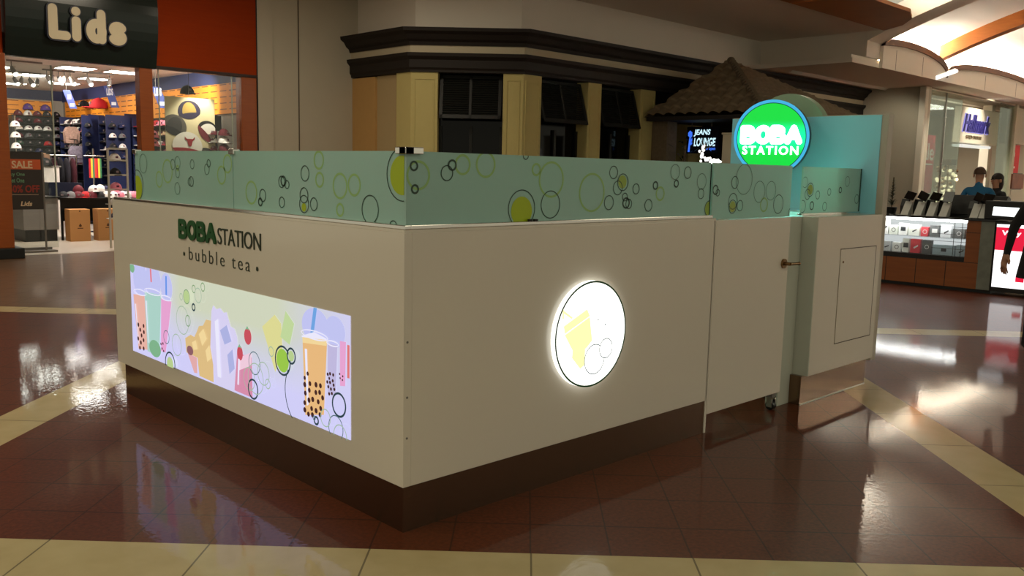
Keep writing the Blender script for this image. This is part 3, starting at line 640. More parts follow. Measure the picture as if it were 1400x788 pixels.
ART_P = [
 ('oran', [(-2.79, 0.676), (-2.613, 0.689), (-2.592, 0.351), (-2.736, 0.336)]),
 ('mint', [(-2.611, 0.713), (-2.363, 0.718), (-2.417, 0.34), (-2.593, 0.343)]),
 ('pink', [(-2.364, 0.702), (-2.218, 0.697), (-2.32, 0.38), (-2.388, 0.377)]),
 ('red', [(-2.519, 0.866), (-2.496, 0.865), (-2.491, 0.782), (-2.514, 0.783)]),
 ('blue', [(-2.295, 0.841), (-2.273, 0.841), (-2.277, 0.728), (-2.299, 0.729)]),
 ('tan', [(-2.044, 0.509), (-1.97, .54), (-1.924, 0.534), (-1.89, .57), (-1.862, 0.605), (-1.81, .615), (-1.772, 0.654), (-1.7, 0.657), (-1.695, 0.317), (-1.87, 0.321), (-1.891, 0.421), (-2.032, 0.428)]),
 ('pink2', [(-2.015, 0.427), (-1.898, 0.42), (-1.896, 0.331), (-1.936, 0.327)]),
 ('milk', [(-1.703, 0.711), (-1.68, .745), (-1.644, 0.728), (-1.599, 0.74), (-1.56, .72), (-1.525, 0.727), (-1.484, 0.657), (-1.44, .65), (-1.414, 0.612), (-1.403, 0.532), (-1.455, 0.31), (-1.664, 0.316), (-1.726, 0.507)]),
 ('rose', [(-1.417, 0.529), (-1.259, 0.529), (-1.258, 0.319), (-1.454, 0.321)]),
 ('pinkw', [(-1.404, 0.504), (-1.263, 0.555), (-1.265, 0.487), (-1.407, 0.435)]),
 ('yel', [(-1.147, 0.705), (-1.022, 0.781), (-0.961, 0.745), (-0.952, 0.606), (-1.024, 0.497), (-1.083, 0.598)]),
 ('lim', [(-0.918, 0.813), (-0.841, 0.762), (-0.883, 0.655), (-0.97, 0.68)]),
 ('cupo', [(-0.767, 0.711), (-0.557, 0.729), (-0.587, 0.378), (-0.748, 0.342)]),
 ('foam', [(-0.767, 0.711), (-0.557, 0.729), (-0.562, 0.701), (-0.766, 0.684)]),
 ('blue2', [(-0.668, 0.862), (-0.64, 0.862), (-0.67, 0.735), (-0.699, 0.733)]),
 ('lav', [(-0.551, 0.714), (-0.474, 0.718), (-0.49, 0.488), (-0.553, 0.481)]),
 ('pink', [(-0.453, 0.741), (-0.406, 0.743), (-0.413, 0.545), (-0.454, 0.539)]),
 ('red2', [(-0.396, 0.733), (-0.378, 0.733), (-0.379, 0.586), (-0.397, 0.585)])]
ART_R = [(-1.988, 0.755, 0.042, 'g'), (-1.988, 0.755, 0.036, 'G'), (-1.892, 0.81, 0.023, 'g'), (-1.778, 0.833, 0.025, 'g'), (-1.839, 0.78, 0.043, 'p'), (-2.057, 0.747, 0.021, 'p'), (-2.048, 0.613, 0.083, 'p'), (-1.976, 0.62, 0.033, 'g'), (-1.898, 0.707, 0.023, 'k'), (-2.276, 0.481, 0.041, 'd'), (-2.134, 0.457, 0.065, 'p'), (-2.233, 0.33, 0.071, 'k'), (-2.233, 0.325, 0.044, 'G'), (-1.211, 0.51, 0.06, 'd'), (-1.268, 0.419, 0.061, 'p'), (-1.229, 0.373, 0.054, 'k'), (-1.2, 0.432, 0.081, 'p'), (-1.12, 0.473, 0.06, 'p'), (-1.077, 0.429, 0.026, 'p'), (-1.039, 0.598, 0.026, 'p'), (-0.929, 0.572, 0.074, 'k'), (-0.929, 0.572, 0.057, 'L'), (-0.849, 0.608, 0.041, 'k'), (-0.849, 0.608, 0.026, 'G'), (-0.444, 0.456, 0.057, 'k'), (-0.47, 0.344, 0.06, 'd'), (-0.435, 0.315, 0.054, 'p'), (-0.554, 0.373, 0.042, 'p'), (-0.631, 0.343, 0.022, 'k'), (-0.649, 0.352, 0.012, 'd'), (-.74, .44, .17, 'a')]
ART_D = [(-0.709, 0.422, 0.013), (-0.647, 0.507, 0.013), (-0.746, 0.368, 0.013), (-0.705, 0.47, 0.012), (-0.591, 0.457, 0.012), (-0.647, 0.385, 0.013), (-0.628, 0.431, 0.012), (-0.698, 0.503, 0.012), (-0.685, 0.387, 0.012), (-0.608, 0.51, 0.012), (-0.647, 0.471, 0.012), (-0.613, 0.373, 0.012), (-0.674, 0.433, 0.013), (-0.744, 0.403, 0.012), (-0.742, 0.49, 0.013), (-0.606, 0.405, 0.012), (-0.737, 0.45, 0.012), (-0.711, 0.355, 0.012), (-0.676, 0.359, 0.013), (-0.613, 0.478, 0.012), (-0.741, 0.522, 0.01), (-0.714, 0.547, 0.01), (-0.54, 0.519, 0.008), (-0.531, 0.559, 0.007), (-0.496, 0.535, 0.008), (-0.503, 0.553, 0.008), (-0.49, 0.517, 0.008), (-0.532, 0.488, 0.008), (-0.543, 0.576, 0.008), (-0.517, 0.513, 0.008), (-0.498, 0.581, 0.008), (-0.509, 0.494, 0.008), (-0.524, 0.542, 0.008), (-0.523, 0.582, 0.008), (-0.546, 0.54, 0.008), (-2.657, 0.433, 0.013), (-2.671, 0.386, 0.014), (-2.62, 0.498, 0.013), (-2.675, 0.466, 0.013), (-2.629, 0.355, 0.013), (-2.617, 0.46, 0.013), (-2.688, 0.35, 0.013), (-2.626, 0.408, 0.013), (-2.701, 0.495, 0.014), (-2.709, 0.406, 0.013), (-2.333, 0.433, 0.008), (-2.348, 0.4, 0.008), (-2.362, 0.426, 0.008), (-2.325, 0.389, 0.008), (-0.443, 0.596, 0.005), (-0.439, 0.578, 0.005), (-0.421, 0.573, 0.005), (-0.418, 0.59, 0.005)]
b = MB(); d = .0026
def nd():
    global d; d += .00012; return d
for k, u, v, ru, rv in ART_E: disc(b, FL, u, v, ru, AM[k], nd(), rv=rv, clip=LBC)
for k, p in ART_P: poly(b, FL, p, AM[k], nd(), clip=LBC)
for k, u, v, ru, rv in ART_E2: disc(b, FL, u, v, ru, AM[k], nd(), rv=rv, clip=LBC)
HI = emi('print_highlight', S(232, 230, 250), 1.0); OUT = emi('print_outline', S(170, 176, 224), 1.0)
for u, v, ru, rv in ((-2.677, .70, .10, .02), (-2.48, .725, .125, .02), (-2.29, .71, .075, .016), (-.662, .735, .115, .022), (-.51, .72, .05, .014)): ring(b, FL, u, v, ru, .006, HI, nd(), rv=rv, clip=LBC)
for p in ([(-.745, .66), (-.725, .66), (-.715, .40), (-.73, .39)], [(-2.59, .66), (-2.575, .66), (-2.565, .40), (-2.575, .40)], [(-2.76, .62), (-2.745, .62), (-2.715, .37), (-2.725, .37)], [(-1.66, .66), (-1.62, .68), (-1.60, .36), (-1.64, .36)], [(-1.40, .50), (-1.385, .50), (-1.40, .36), (-1.415, .36)]): poly(b, FL, p, HI, nd(), clip=LBC)
for p in ([(-1.86, .56), (-1.80, .60), (-1.76, .55), (-1.82, .50)], [(-1.95, .50), (-1.90, .52), (-1.88, .47), (-1.93, .46)], [(-1.78, .48), (-1.73, .52), (-1.71, .45), (-1.76, .42)]): poly(b, FL, p, AM['foam'], nd(), clip=LBC)
for p in ([(-1.60, .62), (-1.52, .66), (-1.47, .58), (-1.55, .55)], [(-1.52, .50), (-1.46, .54), (-1.44, .44), (-1.50, .40)]): poly(b, FL, p, OUT, nd(), clip=LBC)
for u, v in ((-1.296, .675), (-1.383, .568)): poly(b, FL, [(u-.02, v-.01), (u, v+.012), (u+.022, v-.008), (u, v-.004)], AM['leafg'], nd(), clip=LBC)
poly(b, FL, [(-.767, .711), (-.557, .729), (-.555, .735), (-.662, .75), (-.769, .717)], HI, nd(), clip=LBC)
for u, v, r in ART_D: disc(b, FL, u, v, r, AM['pearl'], nd(), 16, clip=LBC)
for u, v, r, k in ART_R:
    if k in 'GL': disc(b, FL, u, v, r, AM[k], nd(), clip=LBC)
    elif k == 'a': ring(b, FL, u, v, r, .006, AM['k'], nd(), clip=LBC, a0=pi*.8, a1=pi*1.4, n=24)
    else: ring(b, FL, u, v, r, .010 if k == 'k' else .005, AM[k], nd(), clip=LBC)
b.build('drinks_print', lbo)
# round light on the long side
RL = MB(); T = Fr((1.12, 0, .715), (1, 0, 0), (0, 0, 1))
DW = emi('disc_white', (1, 1, .93, 1), 1.6)
n = 64; RL.prism([(.262*cos(2*pi*i/n), .262*sin(2*pi*i/n)) for i in range(n)], .002, .028, DW, T.T(), True); rl = RL.build('round_light', kx); tag(rl, 'glowing round white light box')
b = MB(); FD = Fr((0, -.028, 0), (1, 0, 0), (0, 0, 1)); ring(b, FD, 1.12, .715, .2625, .009, DGREEN, .0015, 72)
PY = emi('print_cup_yellow', S(248, 246, 176), 1.12)
poly(b, FD, [(0.916, 0.775), (1.08, 0.842), (1.101, 0.807), (0.925, 0.738)], PY, .001)
poly(b, FD, [(0.925, 0.732), (1.101, 0.802), (1.124, 0.683), (1.089, 0.655), (1.058, 0.638), (0.984, 0.650)], PY, .001)
poly(b, FD, [(.984, .650), (1.075, .645), (1.072, .567), (1.043, .553), (0.981, 0.614)], PY, .001)
for p in ([(0.906, 0.811), (0.903, 0.856), (.913, .856), (.916, .811)], [(.905, .856), (.977, .812), (.972, .804), (.905, .842)]): poly(b, FD, p, PY, .001)
DK = emi('print_cup_line', S(40, 70, 80), 1.0)
disc(b, FD, 1.146, .587, .074, DW, .0014); ring(b, FD, 1.146, .587, .076, .004, DK, .0018); disc(b, FD, 1.23, .632, .049, DW, .002); ring(b, FD, 1.23, .632, .051, .004, DK, .0024)
for u, v in ((1.165, .781), (1.22, .753)): disc(b, FD, u, v, .004, DK, .001, 10)
b.build('cup_print', rl)
# gate
gt = MB().box(2.205, 3.045, 0, .04, .11, HT, WHITE).build('gate_door', kx, .002)
b = MB(); b.box(2.185, 2.203, .0, .03, 0, HT, WHITE); b.build('gate_jamb', kx, .002)
gg = box1('gate_glass', 2.172, 3.055, .016, .028, HT+.004, HG, FROST, gt)
FG = Fr((0, .016, 0), (1, 0, 0), (0, 0, 1)); bubbles(FG, G1, (2.172, 3.055, HT+.01, HG), gt)
b = MB(); b.cyl((2.985, 0, .953), (2.985, -.012, .953), .030, BRASS, n=24); b.cyl((2.985, -.012, .953), (2.985, -.05, .953), .011, BRASS)
b.cyl((2.985, -.048, .953), (3.085, -.052, .951), .010, BRASS, .009); b.ell((3.087, -.052, .951), (.012, .012, .012), BRASS, 10, 8); b.build('lever_handle', gt)
b = MB(); b.box(2.95, 3.0, .0, .05, .085, .11, GREY); b.cyl((2.958, .02, .03), (2.992, .02, .03), .03, BLACK, n=20); b.box(2.951, 2.957, .0, .04, .02, .09, CHROME); b.box(2.993, 2.999, .0, .04, .02, .09, CHROME); b.build('caster', gt)
# post and end cabinet
k2 = thing('kiosk_end_cabinet', 'white kiosk end cabinet with access door and teal panel, right of the gate', 'cabinet', (3.7, .3, 0))
box1('door_post', 3.075, 3.25, .03, .12, 0, HT, PANELW, k2, .003)
box1('cabinet_body', 3.26, 4.22, -.08, .62, HB, HT, WHITE, k2, .002)
box1('side_board', 3.253, 3.26, -.078, .62, HB, HT-.002, PANELW, k2)
box1('kick_plate', 3.22, 4.18, -.05, .60, 0, HB, STEEL, k2)
box1('floor_seal', 3.22, 4.18, -.056, -.05, 0, .008, PANELW, k2)
b = MB(); FC = Fr((0, -.08, 0), (1, 0, 0), (0, 0, 1)); JL = mat('door_gap', S(74, 58, 44), .6)
dr = box1('access_door', 3.60, 4.14, -.082, -.078, .376, 1.018, WHITE, k2)
for (u0, u1, v0, v1) in ((4.14, 4.147, .37, 1.024), (3.594, 4.147, .37, .375), (3.594, 4.147, 1.019, 1.024), (3.594, 3.598, .37, 1.024)): b.box(u0, u1, v0, v1, 0, .0024, JL if u1-u0 > .1 or u0 > 4 else mat('faint_gap', S(150, 134, 110), .5), FC.T())
b.build('door_outline', dr)
MB().cyl((3.64, -.080, .932), (3.64, -.086, .932), .008, BRASS, n=14).build('lock', dr)
g3 = box1('glass_panel', 3.36, 4.215, .10, .112, HT, HG, FROST, k2); bubbles(FBg, B1, (3.36, 4.20, HT+.01, HG), g3)
box1('glass_edge', 4.205, 4.215, .095, .10, HT, HG, mat('glass_edge_green', S(50, 80, 74), .2), k2)
box1('glass_channel', 3.36, 4.215, .085, .128, HT, HT+.014, CHROME, k2, .002)
# tall teal end panel with its rounded crown
b = MB(); b.box(4.22, 4.30, -.07, 1.2, .17, 1.955, mat('panel_edge', S(186, 176, 160), .5)); b.build('end_panel', k2, .003)
b = MB(); b.box(4.214, 4.22, -.02, 1.2, .17, 1.95, TEAL); pa = b.build('teal_facing', k2); tag(pa, 'teal laminate inner face')
b = MB(); TX = Fr((4.30, 0, 0), (0, 1, 0), (0, 0, 1)); n = 40
b.prism([(.72+.33*cos(pi*i/n), 1.80+.33*sin(pi*i/n)) for i in range(n+1)]+[(.39, 1.7), (1.05, 1.7)], -.08, 0, LOBE, TX.T(), True); tag(b.build('rounded_crown', k2), 'pale green rounded crown')
# round sign
sc = Vector((3.88, .655, 1.782)); a = radians(196); nrm = Vector((cos(a), sin(a), 0)); uu = Vector((sin(a), -cos(a), 0))
uu = -uu if uu.y > 0 else uu
FS = Fr(sc, uu, (0, 0, 1))
if FS.n.dot(nrm) < 0: FS = Fr(sc, -uu, (0, 0, 1))
t = thing('round_sign', 'round glowing green sign with blue rim reading BOBA STATION above the gate glass', 'sign', sc)
def cpts(r, n=64): return [(r*cos(2*pi*i/n), r*sin(2*pi*i/n)) for i in range(n)]
R = .278
MB().prism(cpts(R), -.07, 0, mat('sign_drum_blue', S(18, 60, 84), .35), FS.T(), True).build('drum', t)
b = MB(); ring(b, FS, 0, 0, R, .022, emi('rim_blue', S(60, 178, 226), 1.0), .001, 72); b.build('blue_rim', t)
b = MB(); ring(b, FS, 0, 0, R-.022, .005, mat('rim_dark', S(6, 50, 60), .5), .0012, 72); b.build('dark_rim', t)
def green_face():
    m = bpy.data.materials.new('green_sign_face'); m.use_nodes = True; nt = m.node_tree; b = nt.nodes['Principled BSDF']; b.inputs['Base Color'].default_value = (0, .05, .01, 1); b.inputs['Roughness'].default_value = .3
    b.inputs['Emission Strength'].default_value = 1.0
    g = nt.nodes.new('ShaderNodeNewGeometry'); sp = nt.nodes.new('ShaderNodeSeparateXYZ'); nt.links.new(g.outputs['Position'], sp.inputs[0])
    k = nt.nodes.new('ShaderNodeMath'); k.operation = 'SUBTRACT'; k.inputs[1].default_value = sc.z+.005; nt.links.new(sp.outputs[2], k.inputs[0])
    a_ = nt.nodes.new('ShaderNodeMath'); a_.operation = 'ABSOLUTE'; nt.links.new(k.outputs[0], a_.inputs[0])
    mr = nt.nodes.new('ShaderNodeMapRange'); mr.interpolation_type = 'SMOOTHSTEP'; mr.inputs[1].default_value = .02; mr.inputs[2].default_value = .13; nt.links.new(a_.outputs[0], mr.inputs[0])
    mx = nt.nodes.new('ShaderNodeMix'); mx.data_type = 'RGBA'; mx.inputs[6].default_value = (0, 1.15, .42, 1); mx.inputs[7].default_value = (0, .72, .05, 1)  # glow of the letters painted in as a cyan-green band of emission
    nt.links.new(mr.outputs[0], mx.inputs[0]); nt.links.new(mx.outputs[2], b.inputs['Emission Color']); return m
b = MB(); disc(b, FS, 0, 0, R-.026, green_face(), .001, 72); b.build('green_face', t)
b = MB(); WT = emi('sign_white_letter', (.55, 1, .85, 1), 7.0)
strokes(b, FS, 'BOBA', -.226, .228, -.050, .092, .042, WT, .002, .010, gap=.20); b.build('boba_letters', t)
b = MB(); text(b, FS, 'STATION', -.205, .205, -.125, -.062, WT, .002, .008, bold=.015, spacing=1.25); b.build('station_letters', t)
b = MB(); b.cyl(sc-nrm*.06, sc-nrm*.06+Vector((.34, 0, 0)), .03, GREY); b.build('bracket', t)
ld = bpy.data.lights.new('sign_lamp', 'AREA'); ld.shape = 'DISK'; ld.size = .5; ld.energy = 24; ld.color = (.2, 1, .82)
lo = bpy.data.objects.new('sign_lamp', ld); COL.objects.link(lo); lo.location = sc+nrm*.02; lo.rotation_euler = nrm.to_track_quat('-Z', 'Y').to_euler()
# =================================================================== CAP SHOP
YF = 12.45
FW = Fr((0, YF, 0), (1, 0, 0), (0, 0, 1))
struct(MB().box(4.16, 6.0, YF-.03, YF+.15, 3.12, 4.81, ORANGE).build('wall_shopfront'))
struct(MB().box(-2, 1.83, YF-.03, YF+.15, 3.06, 4.81, ORANGE).build('wall_shopfront'))
struct(MB().box(4.14, 6.0, YF-.04, YF+.1, 3.07, 3.12, mat('dark_reveal', S(44, 24, 14), .5)).build('trim_10'))
struct(MB().box(6.0, 6.02, YF-.04, YF+.1, 0, 4.81, BLACK).build('trim_10'))
struct(MB().box(5.70, 6.0, YF-.03, YF+.2, 0, 3.07, ORANGED).build('trim_11', bevel=.01))
struct(MB().box(3.86, 4.08, YF-.04, YF+.16, 0, 3.07, ORANGED).build('trim_11', bevel=.01))
struct(MB().box(1.3, 1.76, YF-.4, YF+.1, .16, 3.05, ORANGED).build('trim_11', bevel=.01))
struct(MB().box(1.24, 1.88, YF-.46, YF+.15, 0, .16, BLACK).build('baseboard_west', bevel=.01))
struct(MB().box(1.76, 4.14, YF-.02, YF+.2, 3.07, 3.16, mat('dark_reveal', S(44, 24, 14), .5)).build('trim_12'))
t = thing('shop_sign', 'dark glossy fascia sign with raised beige letters reading Lids', 'sign', (3, YF, 3.4))
# slightly bowed fascia
b = MB(); n = 12; pr = [(YF-.06-.14*sin(pi*i/n), 3.06+1.69*i/n) for i in range(n+1)]
for i in range(n):
    (ya, za), (yb, zb) = pr[i], pr[i+1]; b.add([(1.85, ya, za), (4.14, ya, za), (4.14, yb, zb), (1.85, yb, zb)], [(0, 1, 2, 3)], SIGNK, True)
for x, o in ((1.85, 1), (4.14, -1)): b.add([(x, y, z) for y, z in pr]+[(x, YF+.05, 4.75), (x, YF+.05, 3.06)], [tuple(range(n+3))[::o]], SIGNK)
b.add([(1.85, YF-.06, 3.06), (4.14, YF-.06, 3.06), (4.14, YF+.05, 3.06), (1.85, YF+.05, 3.06)], [(3, 2, 1, 0)], SIGNK)
b.build('fascia', t)
FLd = Fr((0, YF-.19, 0), (1, 0, 0), (0, 0, 1))
b = MB(); LS = mat('letter_side', S(40, 44, 62), .5)
strokes(b, FLd, 'Lids', 2.40, 3.63, 3.33, 3.90, .17, LS, -.02, .07, gap=.24); b.build('letter_returns', t)
b = MB(); strokes(b, FLd, 'Lids', 2.42, 3.61, 3.35, 3.88, .135, SIGNL, .050, .014, gap=.25); b.build('letters', t)
# interior shell
XR, YB = 5.9, 22.8
struct(MB().box(-6, XR+.15, YF+.15, YB, 3.3, 3.42, LCEIL).build('ceiling'))
struct(MB().box(XR, XR+.15, YF+.15, YB, 0, 3.3, LWALL).build('wall_shop_right'))
struct(MB().box(-6, XR, YB, YB+.15, 0, 3.3, LWALL).build('wall_shop_back'))
struct(MB().box(XR-.02, XR, YF+.2, YB, 3.02, 3.3, BLUEB).box(-6, XR, YB-.02, YB, 3.05, 3.3, mat('dark_blue_band', S(40, 40, 70), .6)).build('trim_13'))
struct(MB().box(XR-.03, XR-.001, YF+.3, YB-.25, 2.45, 3.02, SLAT).build('wall_slatted'))
struct(MB().box(-4, XR-.25, YB-.03, YB-.001, 2.5, 3.02, SLAT).build('wall_slatted'))
struct(MB().box(-6, -5.9, YF+.15, YB, 0, 3.3, LWALL).build('wall_shop_left'))
def lightpanel(x, y, wx, wy, lab):
    t = thing('ceiling_light_panel', lab, 'ceiling light', (x, y, 3.29), 'ceiling light panels of the cap shop')
    box1('diffuser', x-wx/2, x+wx/2, y-wy/2, y+wy/2, 3.275, 3.285, LAMP, t)
    b = MB()
    for q in ((x-wx/2-.03, x-wx/2, y-wy/2-.03, y+wy/2+.03), (x+wx/2, x+wx/2+.03, y-wy/2-.03, y+wy/2+.03), (x-wx/2, x+wx/2, y-wy/2-.03, y-wy/2), (x-wx/2, x+wx/2, y+wy/2, y+wy/2+.03)): b.box(*q, 3.27, 3.3, CHROME)
    b.build('frame', t)
for i, (x, y, wx, wy, lab) in enumerate([(3.97, 15.8, .60, .6, 'ceiling light panel nearest the glass edge, top middle of the shop ceiling'), (4.85, 15.75, .6, .5, 'ceiling light panel right beside the orange window post'), (3.85, 18.1, .5, .6, 'ceiling light panel behind the left track spot cluster'),
        (2.85, 16.9, .5, .5, 'ceiling light panel at the left end of the shop opening'), (4.1, 20.9, .7, .5, 'ceiling light panel far back left above the orange slatted wall'), (5.0, 17.8, .55, .5, 'ceiling light panel second row, right of the glass edge'), (5.0, 19.7, .5, .5, 'ceiling light panel third row, right of the glass edge'), (5.3, 14.2, .4, .4, 'small ceiling light panel seen through the display window')]):
    lightpanel(x, y, wx, wy, lab)
def spots(x, y, n, lab, sz=1):
    t = thing('track_spotlight', lab, 'spotlight', (x, y, 3.28))
    MB().box(x-.3, x+.3, y-.015, y+.015, 3.26, 3.29, mat('white_metal', S(120, 112, 106), .5)).build('track', t)
    for i in range(n):
        xx = x-.22+.44*i/max(1, n-1); MB().cyl((xx, y, 3.26), (xx, y, 3.14), .008, GREY).build('stem', t)
        MB().cyl((xx, y, 3.16), (xx+.04*(-1)**i, y-.07, 3.04), .035, mat('white_metal', S(120, 112, 106), .5), .05, 14).build('head', t)
        MB().ell((xx+.042*(-1)**i, y-.073, 3.035), (.045, .045, .045), SPOT if i % 2 == 0 else CHROME, 10, 6).build('lens', t)
spots(3.9, 16.6, 5, 'bright cluster of white track spotlights behind the glass edge'); spots(3.6, 17.7, 4, 'cluster of white track spotlights lower left above the orange wall'); spots(2.95, 15.4, 1, 'single dark track spotlight at the left of the shop ceiling'); spots(4.6, 16.4, 2, 'pair of track spotlights near the orange window post')

# -------------- caps
def hexs(c): return S(*c)
CAPC = {'black': (22, 22, 24), 'white': (232, 226, 220), 'red': (176, 24, 30), 'navy': (26, 32, 70), 'grey': (110, 108, 108), 'maroon': (96, 22, 34), 'purple': (92, 56, 140), 'green': (44, 74, 56), 'pink': (224, 130, 150), 'tan': (172, 142, 104), 'blue': (44, 80, 150)}
CAPM = {}
def cap_mesh(c, front=None):
    if (c, front) in CAPM: return CAPM[(c, front)]
    m = mat('cap_'+c, S(*CAPC[c]), .8); m2 = mat('cap_'+front, S(*CAPC[front]), .8) if front else m
    b = MB(); b.ell((0, 0, .0), (.092, .10, .115), m, 16, 8, zmin=0)
    b.ell((0, -.008, .0), (.072, .096, .108), m2, 12, 6, zmin=0)
    pts = []                                    # brim towards -Y
    for i in range(11):
        a = pi+pi*i/10; pts.append((.082*cos(a), -.03+.15*sin(a)))
    vs = [(x, y, .004-.9*x*x*2) for x, y in pts]+[(x*.98, -.03, .012-.9*x*x*2) for x, y in pts]
    vs2 = [(x, y, z+.006) for x, y, z in vs]; n = 11
    b.add(vs+vs2, [(i, n+i, n+i+1, i+1) for i in range(10)]+[(2*n+i, 2*n+i+1, 3*n+i+1, 3*n+i) for i in range(10)]+[(i, i+1, 2*n+i+1, 2*n+i) for i in range(10)], m, True)
    b.ell((0, 0, .114), (.008, .008, .006), m, 8, 4)
    em = mat('cap_emblem_'+('dark' if c in ('white', 'pink', 'tan', 'grey') and not front else 'light'), S(90, 40, 60) if c in ('white', 'pink', 'tan', 'grey') and not front else S(130, 112, 112), .7)
    b.box(-.018, .018, -.100, -.088, .038, .068, em)
    o = b.build('baseball_cap'); me = o.data; bpy.data.objects.remove(o); CAPM[(c, front)] = me; return me
def cap(x, y, z, c, lab, grp, rz=0, front=None, rx=0, s=1.0):
    o = bpy.data.objects.new('baseball_cap', cap_mesh(c, front)); COL.objects.link(o); o.location = (x, y, z); o.rotation_euler = (rx, 0, rz); o.scale = (s, s, s)
    return tag(o, lab, 'cap', grp)
def rack(x0, x1, yb, depth, ztop, n, lab, facing='y', pitch=.185, body=BLACK):
    t = thing('shelf_rack', lab, 'shelf', ((x0+x1)/2, yb, 0))
    if facing == 'y':
        box1('back_board', x0, x1, yb-.03, yb, 0, ztop, body, t)
        for x in (x0, x1-.03): box1('side_board', x, x+.03, yb-depth, yb-.03, 0, ztop, body, t)
        for i in range(n): box1('shelf', x0+.03, x1-.03, yb-depth, yb-.03, ztop-pitch*(i+1)-.015, ztop-pitch*(i+1), body, t)
    else:      # x0..x1 = y range, yb = wall x, faces -X
        box1('back_board', yb-.03, yb, x0, x1, 0, ztop, body, t)
        for y in (x0, x1-.03): box1('side_board', yb-depth, yb-.03, y, y+.03, 0, ztop, NAVY, t)
        for i in range(n): box1('shelf', yb-depth, yb-.03, x0+.03, x1-.03, ztop-pitch*(i+1)-.015, ztop-pitch*(i+1), body, t)
    return t
random.seed(11)
# back rack: five columns
rack(4.55, 5.78, 22.72, .34, 2.62, 8, 'black cap rack standing against the back wall under the orange panels', pitch=.19)
rows = [['maroon', 'black', 'maroon', 'black', 'black'], ['white', 'white', 'white', 'white', 'grey'], ['maroon', 'grey', 'black', 'black', 'grey'], ['green', 'black', 'black', 'red', 'navy'], ['black', 'black', 'navy', 'black', 'black'], ['navy', 'black', 'black', 'grey', 'black'], ['black', 'grey', 'navy', 'black', 'navy']]
for r, row in enumerate(rows):
    for c, col in enumerate(row):
        cap(4.72+.225*c, 22.50, 2.62-.19*(r+1)+.002, col, '%s cap, %s from the left on the %s shelf of the back wall rack' % (col, ORD[c], ORD[r]), 'caps on the back wall rack', s=1.12, rx=-.15)
for c, col in enumerate(['maroon', 'white', 'maroon', 'black', 'black']):
    cap(4.72+.225*c, 22.50, 2.622, col, '%s cap, %s from the left on top of the back wall rack' % (col, ORD[c]), 'caps on top of the back wall rack', s=1.12, front='maroon' if col == 'white' else None)
# purple caps pinned on the orange slatted wall
for x, lab in ((5.0, 'left one of two purple caps on the orange back wall'), (5.42, 'right one of two purple caps on the orange back wall')):
    cap(x, 22.66, 2.78, 'purple', lab, 'purple caps on the orange back wall', s=1.35)
cap(5.7, 20.6, 2.83, 'black', 'black cap with white back pinned at the dark wall corner', None, rz=-pi/2, s=1.3, front='white')
cap(5.68, 19.55, 2.75, 'red', 'shiny red helmet-like cap pinned on the right orange wall', None, rz=-pi/2, s=2.1)
# white caps on a stand at the far left
t = thing('cap_stand', 'narrow chrome stand of white caps behind the left jamb of the shop', 'stand', (4.05, 20.3, 0))
MB().cyl((4.05, 20.3, 0), (4.05, 20.3, 2.5), .02, CHROME).build('pole', t); MB().cyl((4.05, 20.3, 0), (4.05, 20.3, .03), .25, CHROME, n=24).build('base', t)
for i, z in enumerate((2.25, 2.0, 1.75)):
    box1('tray', 3.93, 4.17, 20.18, 20.42, z-.012, z, CHROME, t)
    cap(4.05, 20.3, z, 'white', 'white cap on the %s tray of the chrome stand' % ORD[i], 'white caps on the chrome stand', s=1.2)
# right wall racks
R3 = [(19.75, 21.9, 2.60, 'black cap rack on the right wall, farthest from the shop front'), (17.5, 19.15, 2.55, 'navy-ended cap rack on the right wall, in the middle of the three'), (13.9, 17.1, 2.45, 'cap rack on the right wall seen through the display window')]
pal = [['black', 'white', 'red', 'grey', 'navy', 'maroon', 'black', 'white', 'black'], ['black', 'navy', 'black', 'white', 'black', 'grey', 'black'], ['pink', 'red', 'white', 'maroon', 'black', 'pink', 'tan', 'red']]
names = ['farthest', 'middle', 'window-side']
for q, (y0, y1, zt, lab) in enumerate(R3):
    rack(y0, y1, XR-.03, .36, zt, 9, lab, 'x', .2)
    nc = int((y1-y0-.1)/.25)
    for r in range(6 if q < 2 else 5):
        for c in range(nc):
            col = random.choice(pal[q]); cap(XR-.22, y1-.17-.25*c, zt-.2*(r+1)+.002, col, '%s cap, %s from the back, %s shelf, %s right wall rack' % (col, ORD[c], ORD[r], names[q]), 'caps on the right wall racks', rz=-pi/2, s=1.15)
# tall navy end panels
for x, y, z, w_, lab in ((5.35, 19.45, 2.56, .11, 'narrow navy blue panel between the two far racks'), (5.3, 17.35, 2.5, .26, 'navy blue panel at the near end of the middle rack')):
    t = thing('display_stand', lab, 'stand', (x, y, 0)); box1('board', x-w_, x+w_, y-.02, y+.02, 0.02, z, NAVY, t); box1('base', x-w_, x+w_, y-.15, y+.15, 0, .05, BLACK, t)
    for r in range(4):
        for c in range(2 if w_ > .2 else 1): MB().cyl((x-w_+.1+c*.2, y-.02, z-.15-r*.22), (x-w_+.1+c*.2, y-.1, z-.15-r*.22), .006, CHROME, n=6).build('hook', t)
    for r in range(4):
        for c in range(2 if w_ > .2 else 1):
            cap(x-w_+.1+c*.2, y-.12, z-.27-r*.22, random.choice(['black', 'grey', 'white', 'black', 'navy']), 'cap hooked %s from left, %s row down, navy panel %s' % (ORD[c], ORD[r], 'between the far racks' if w_ < .2 else 'by the middle rack'), 'caps hooked on the navy panels', s=.85)
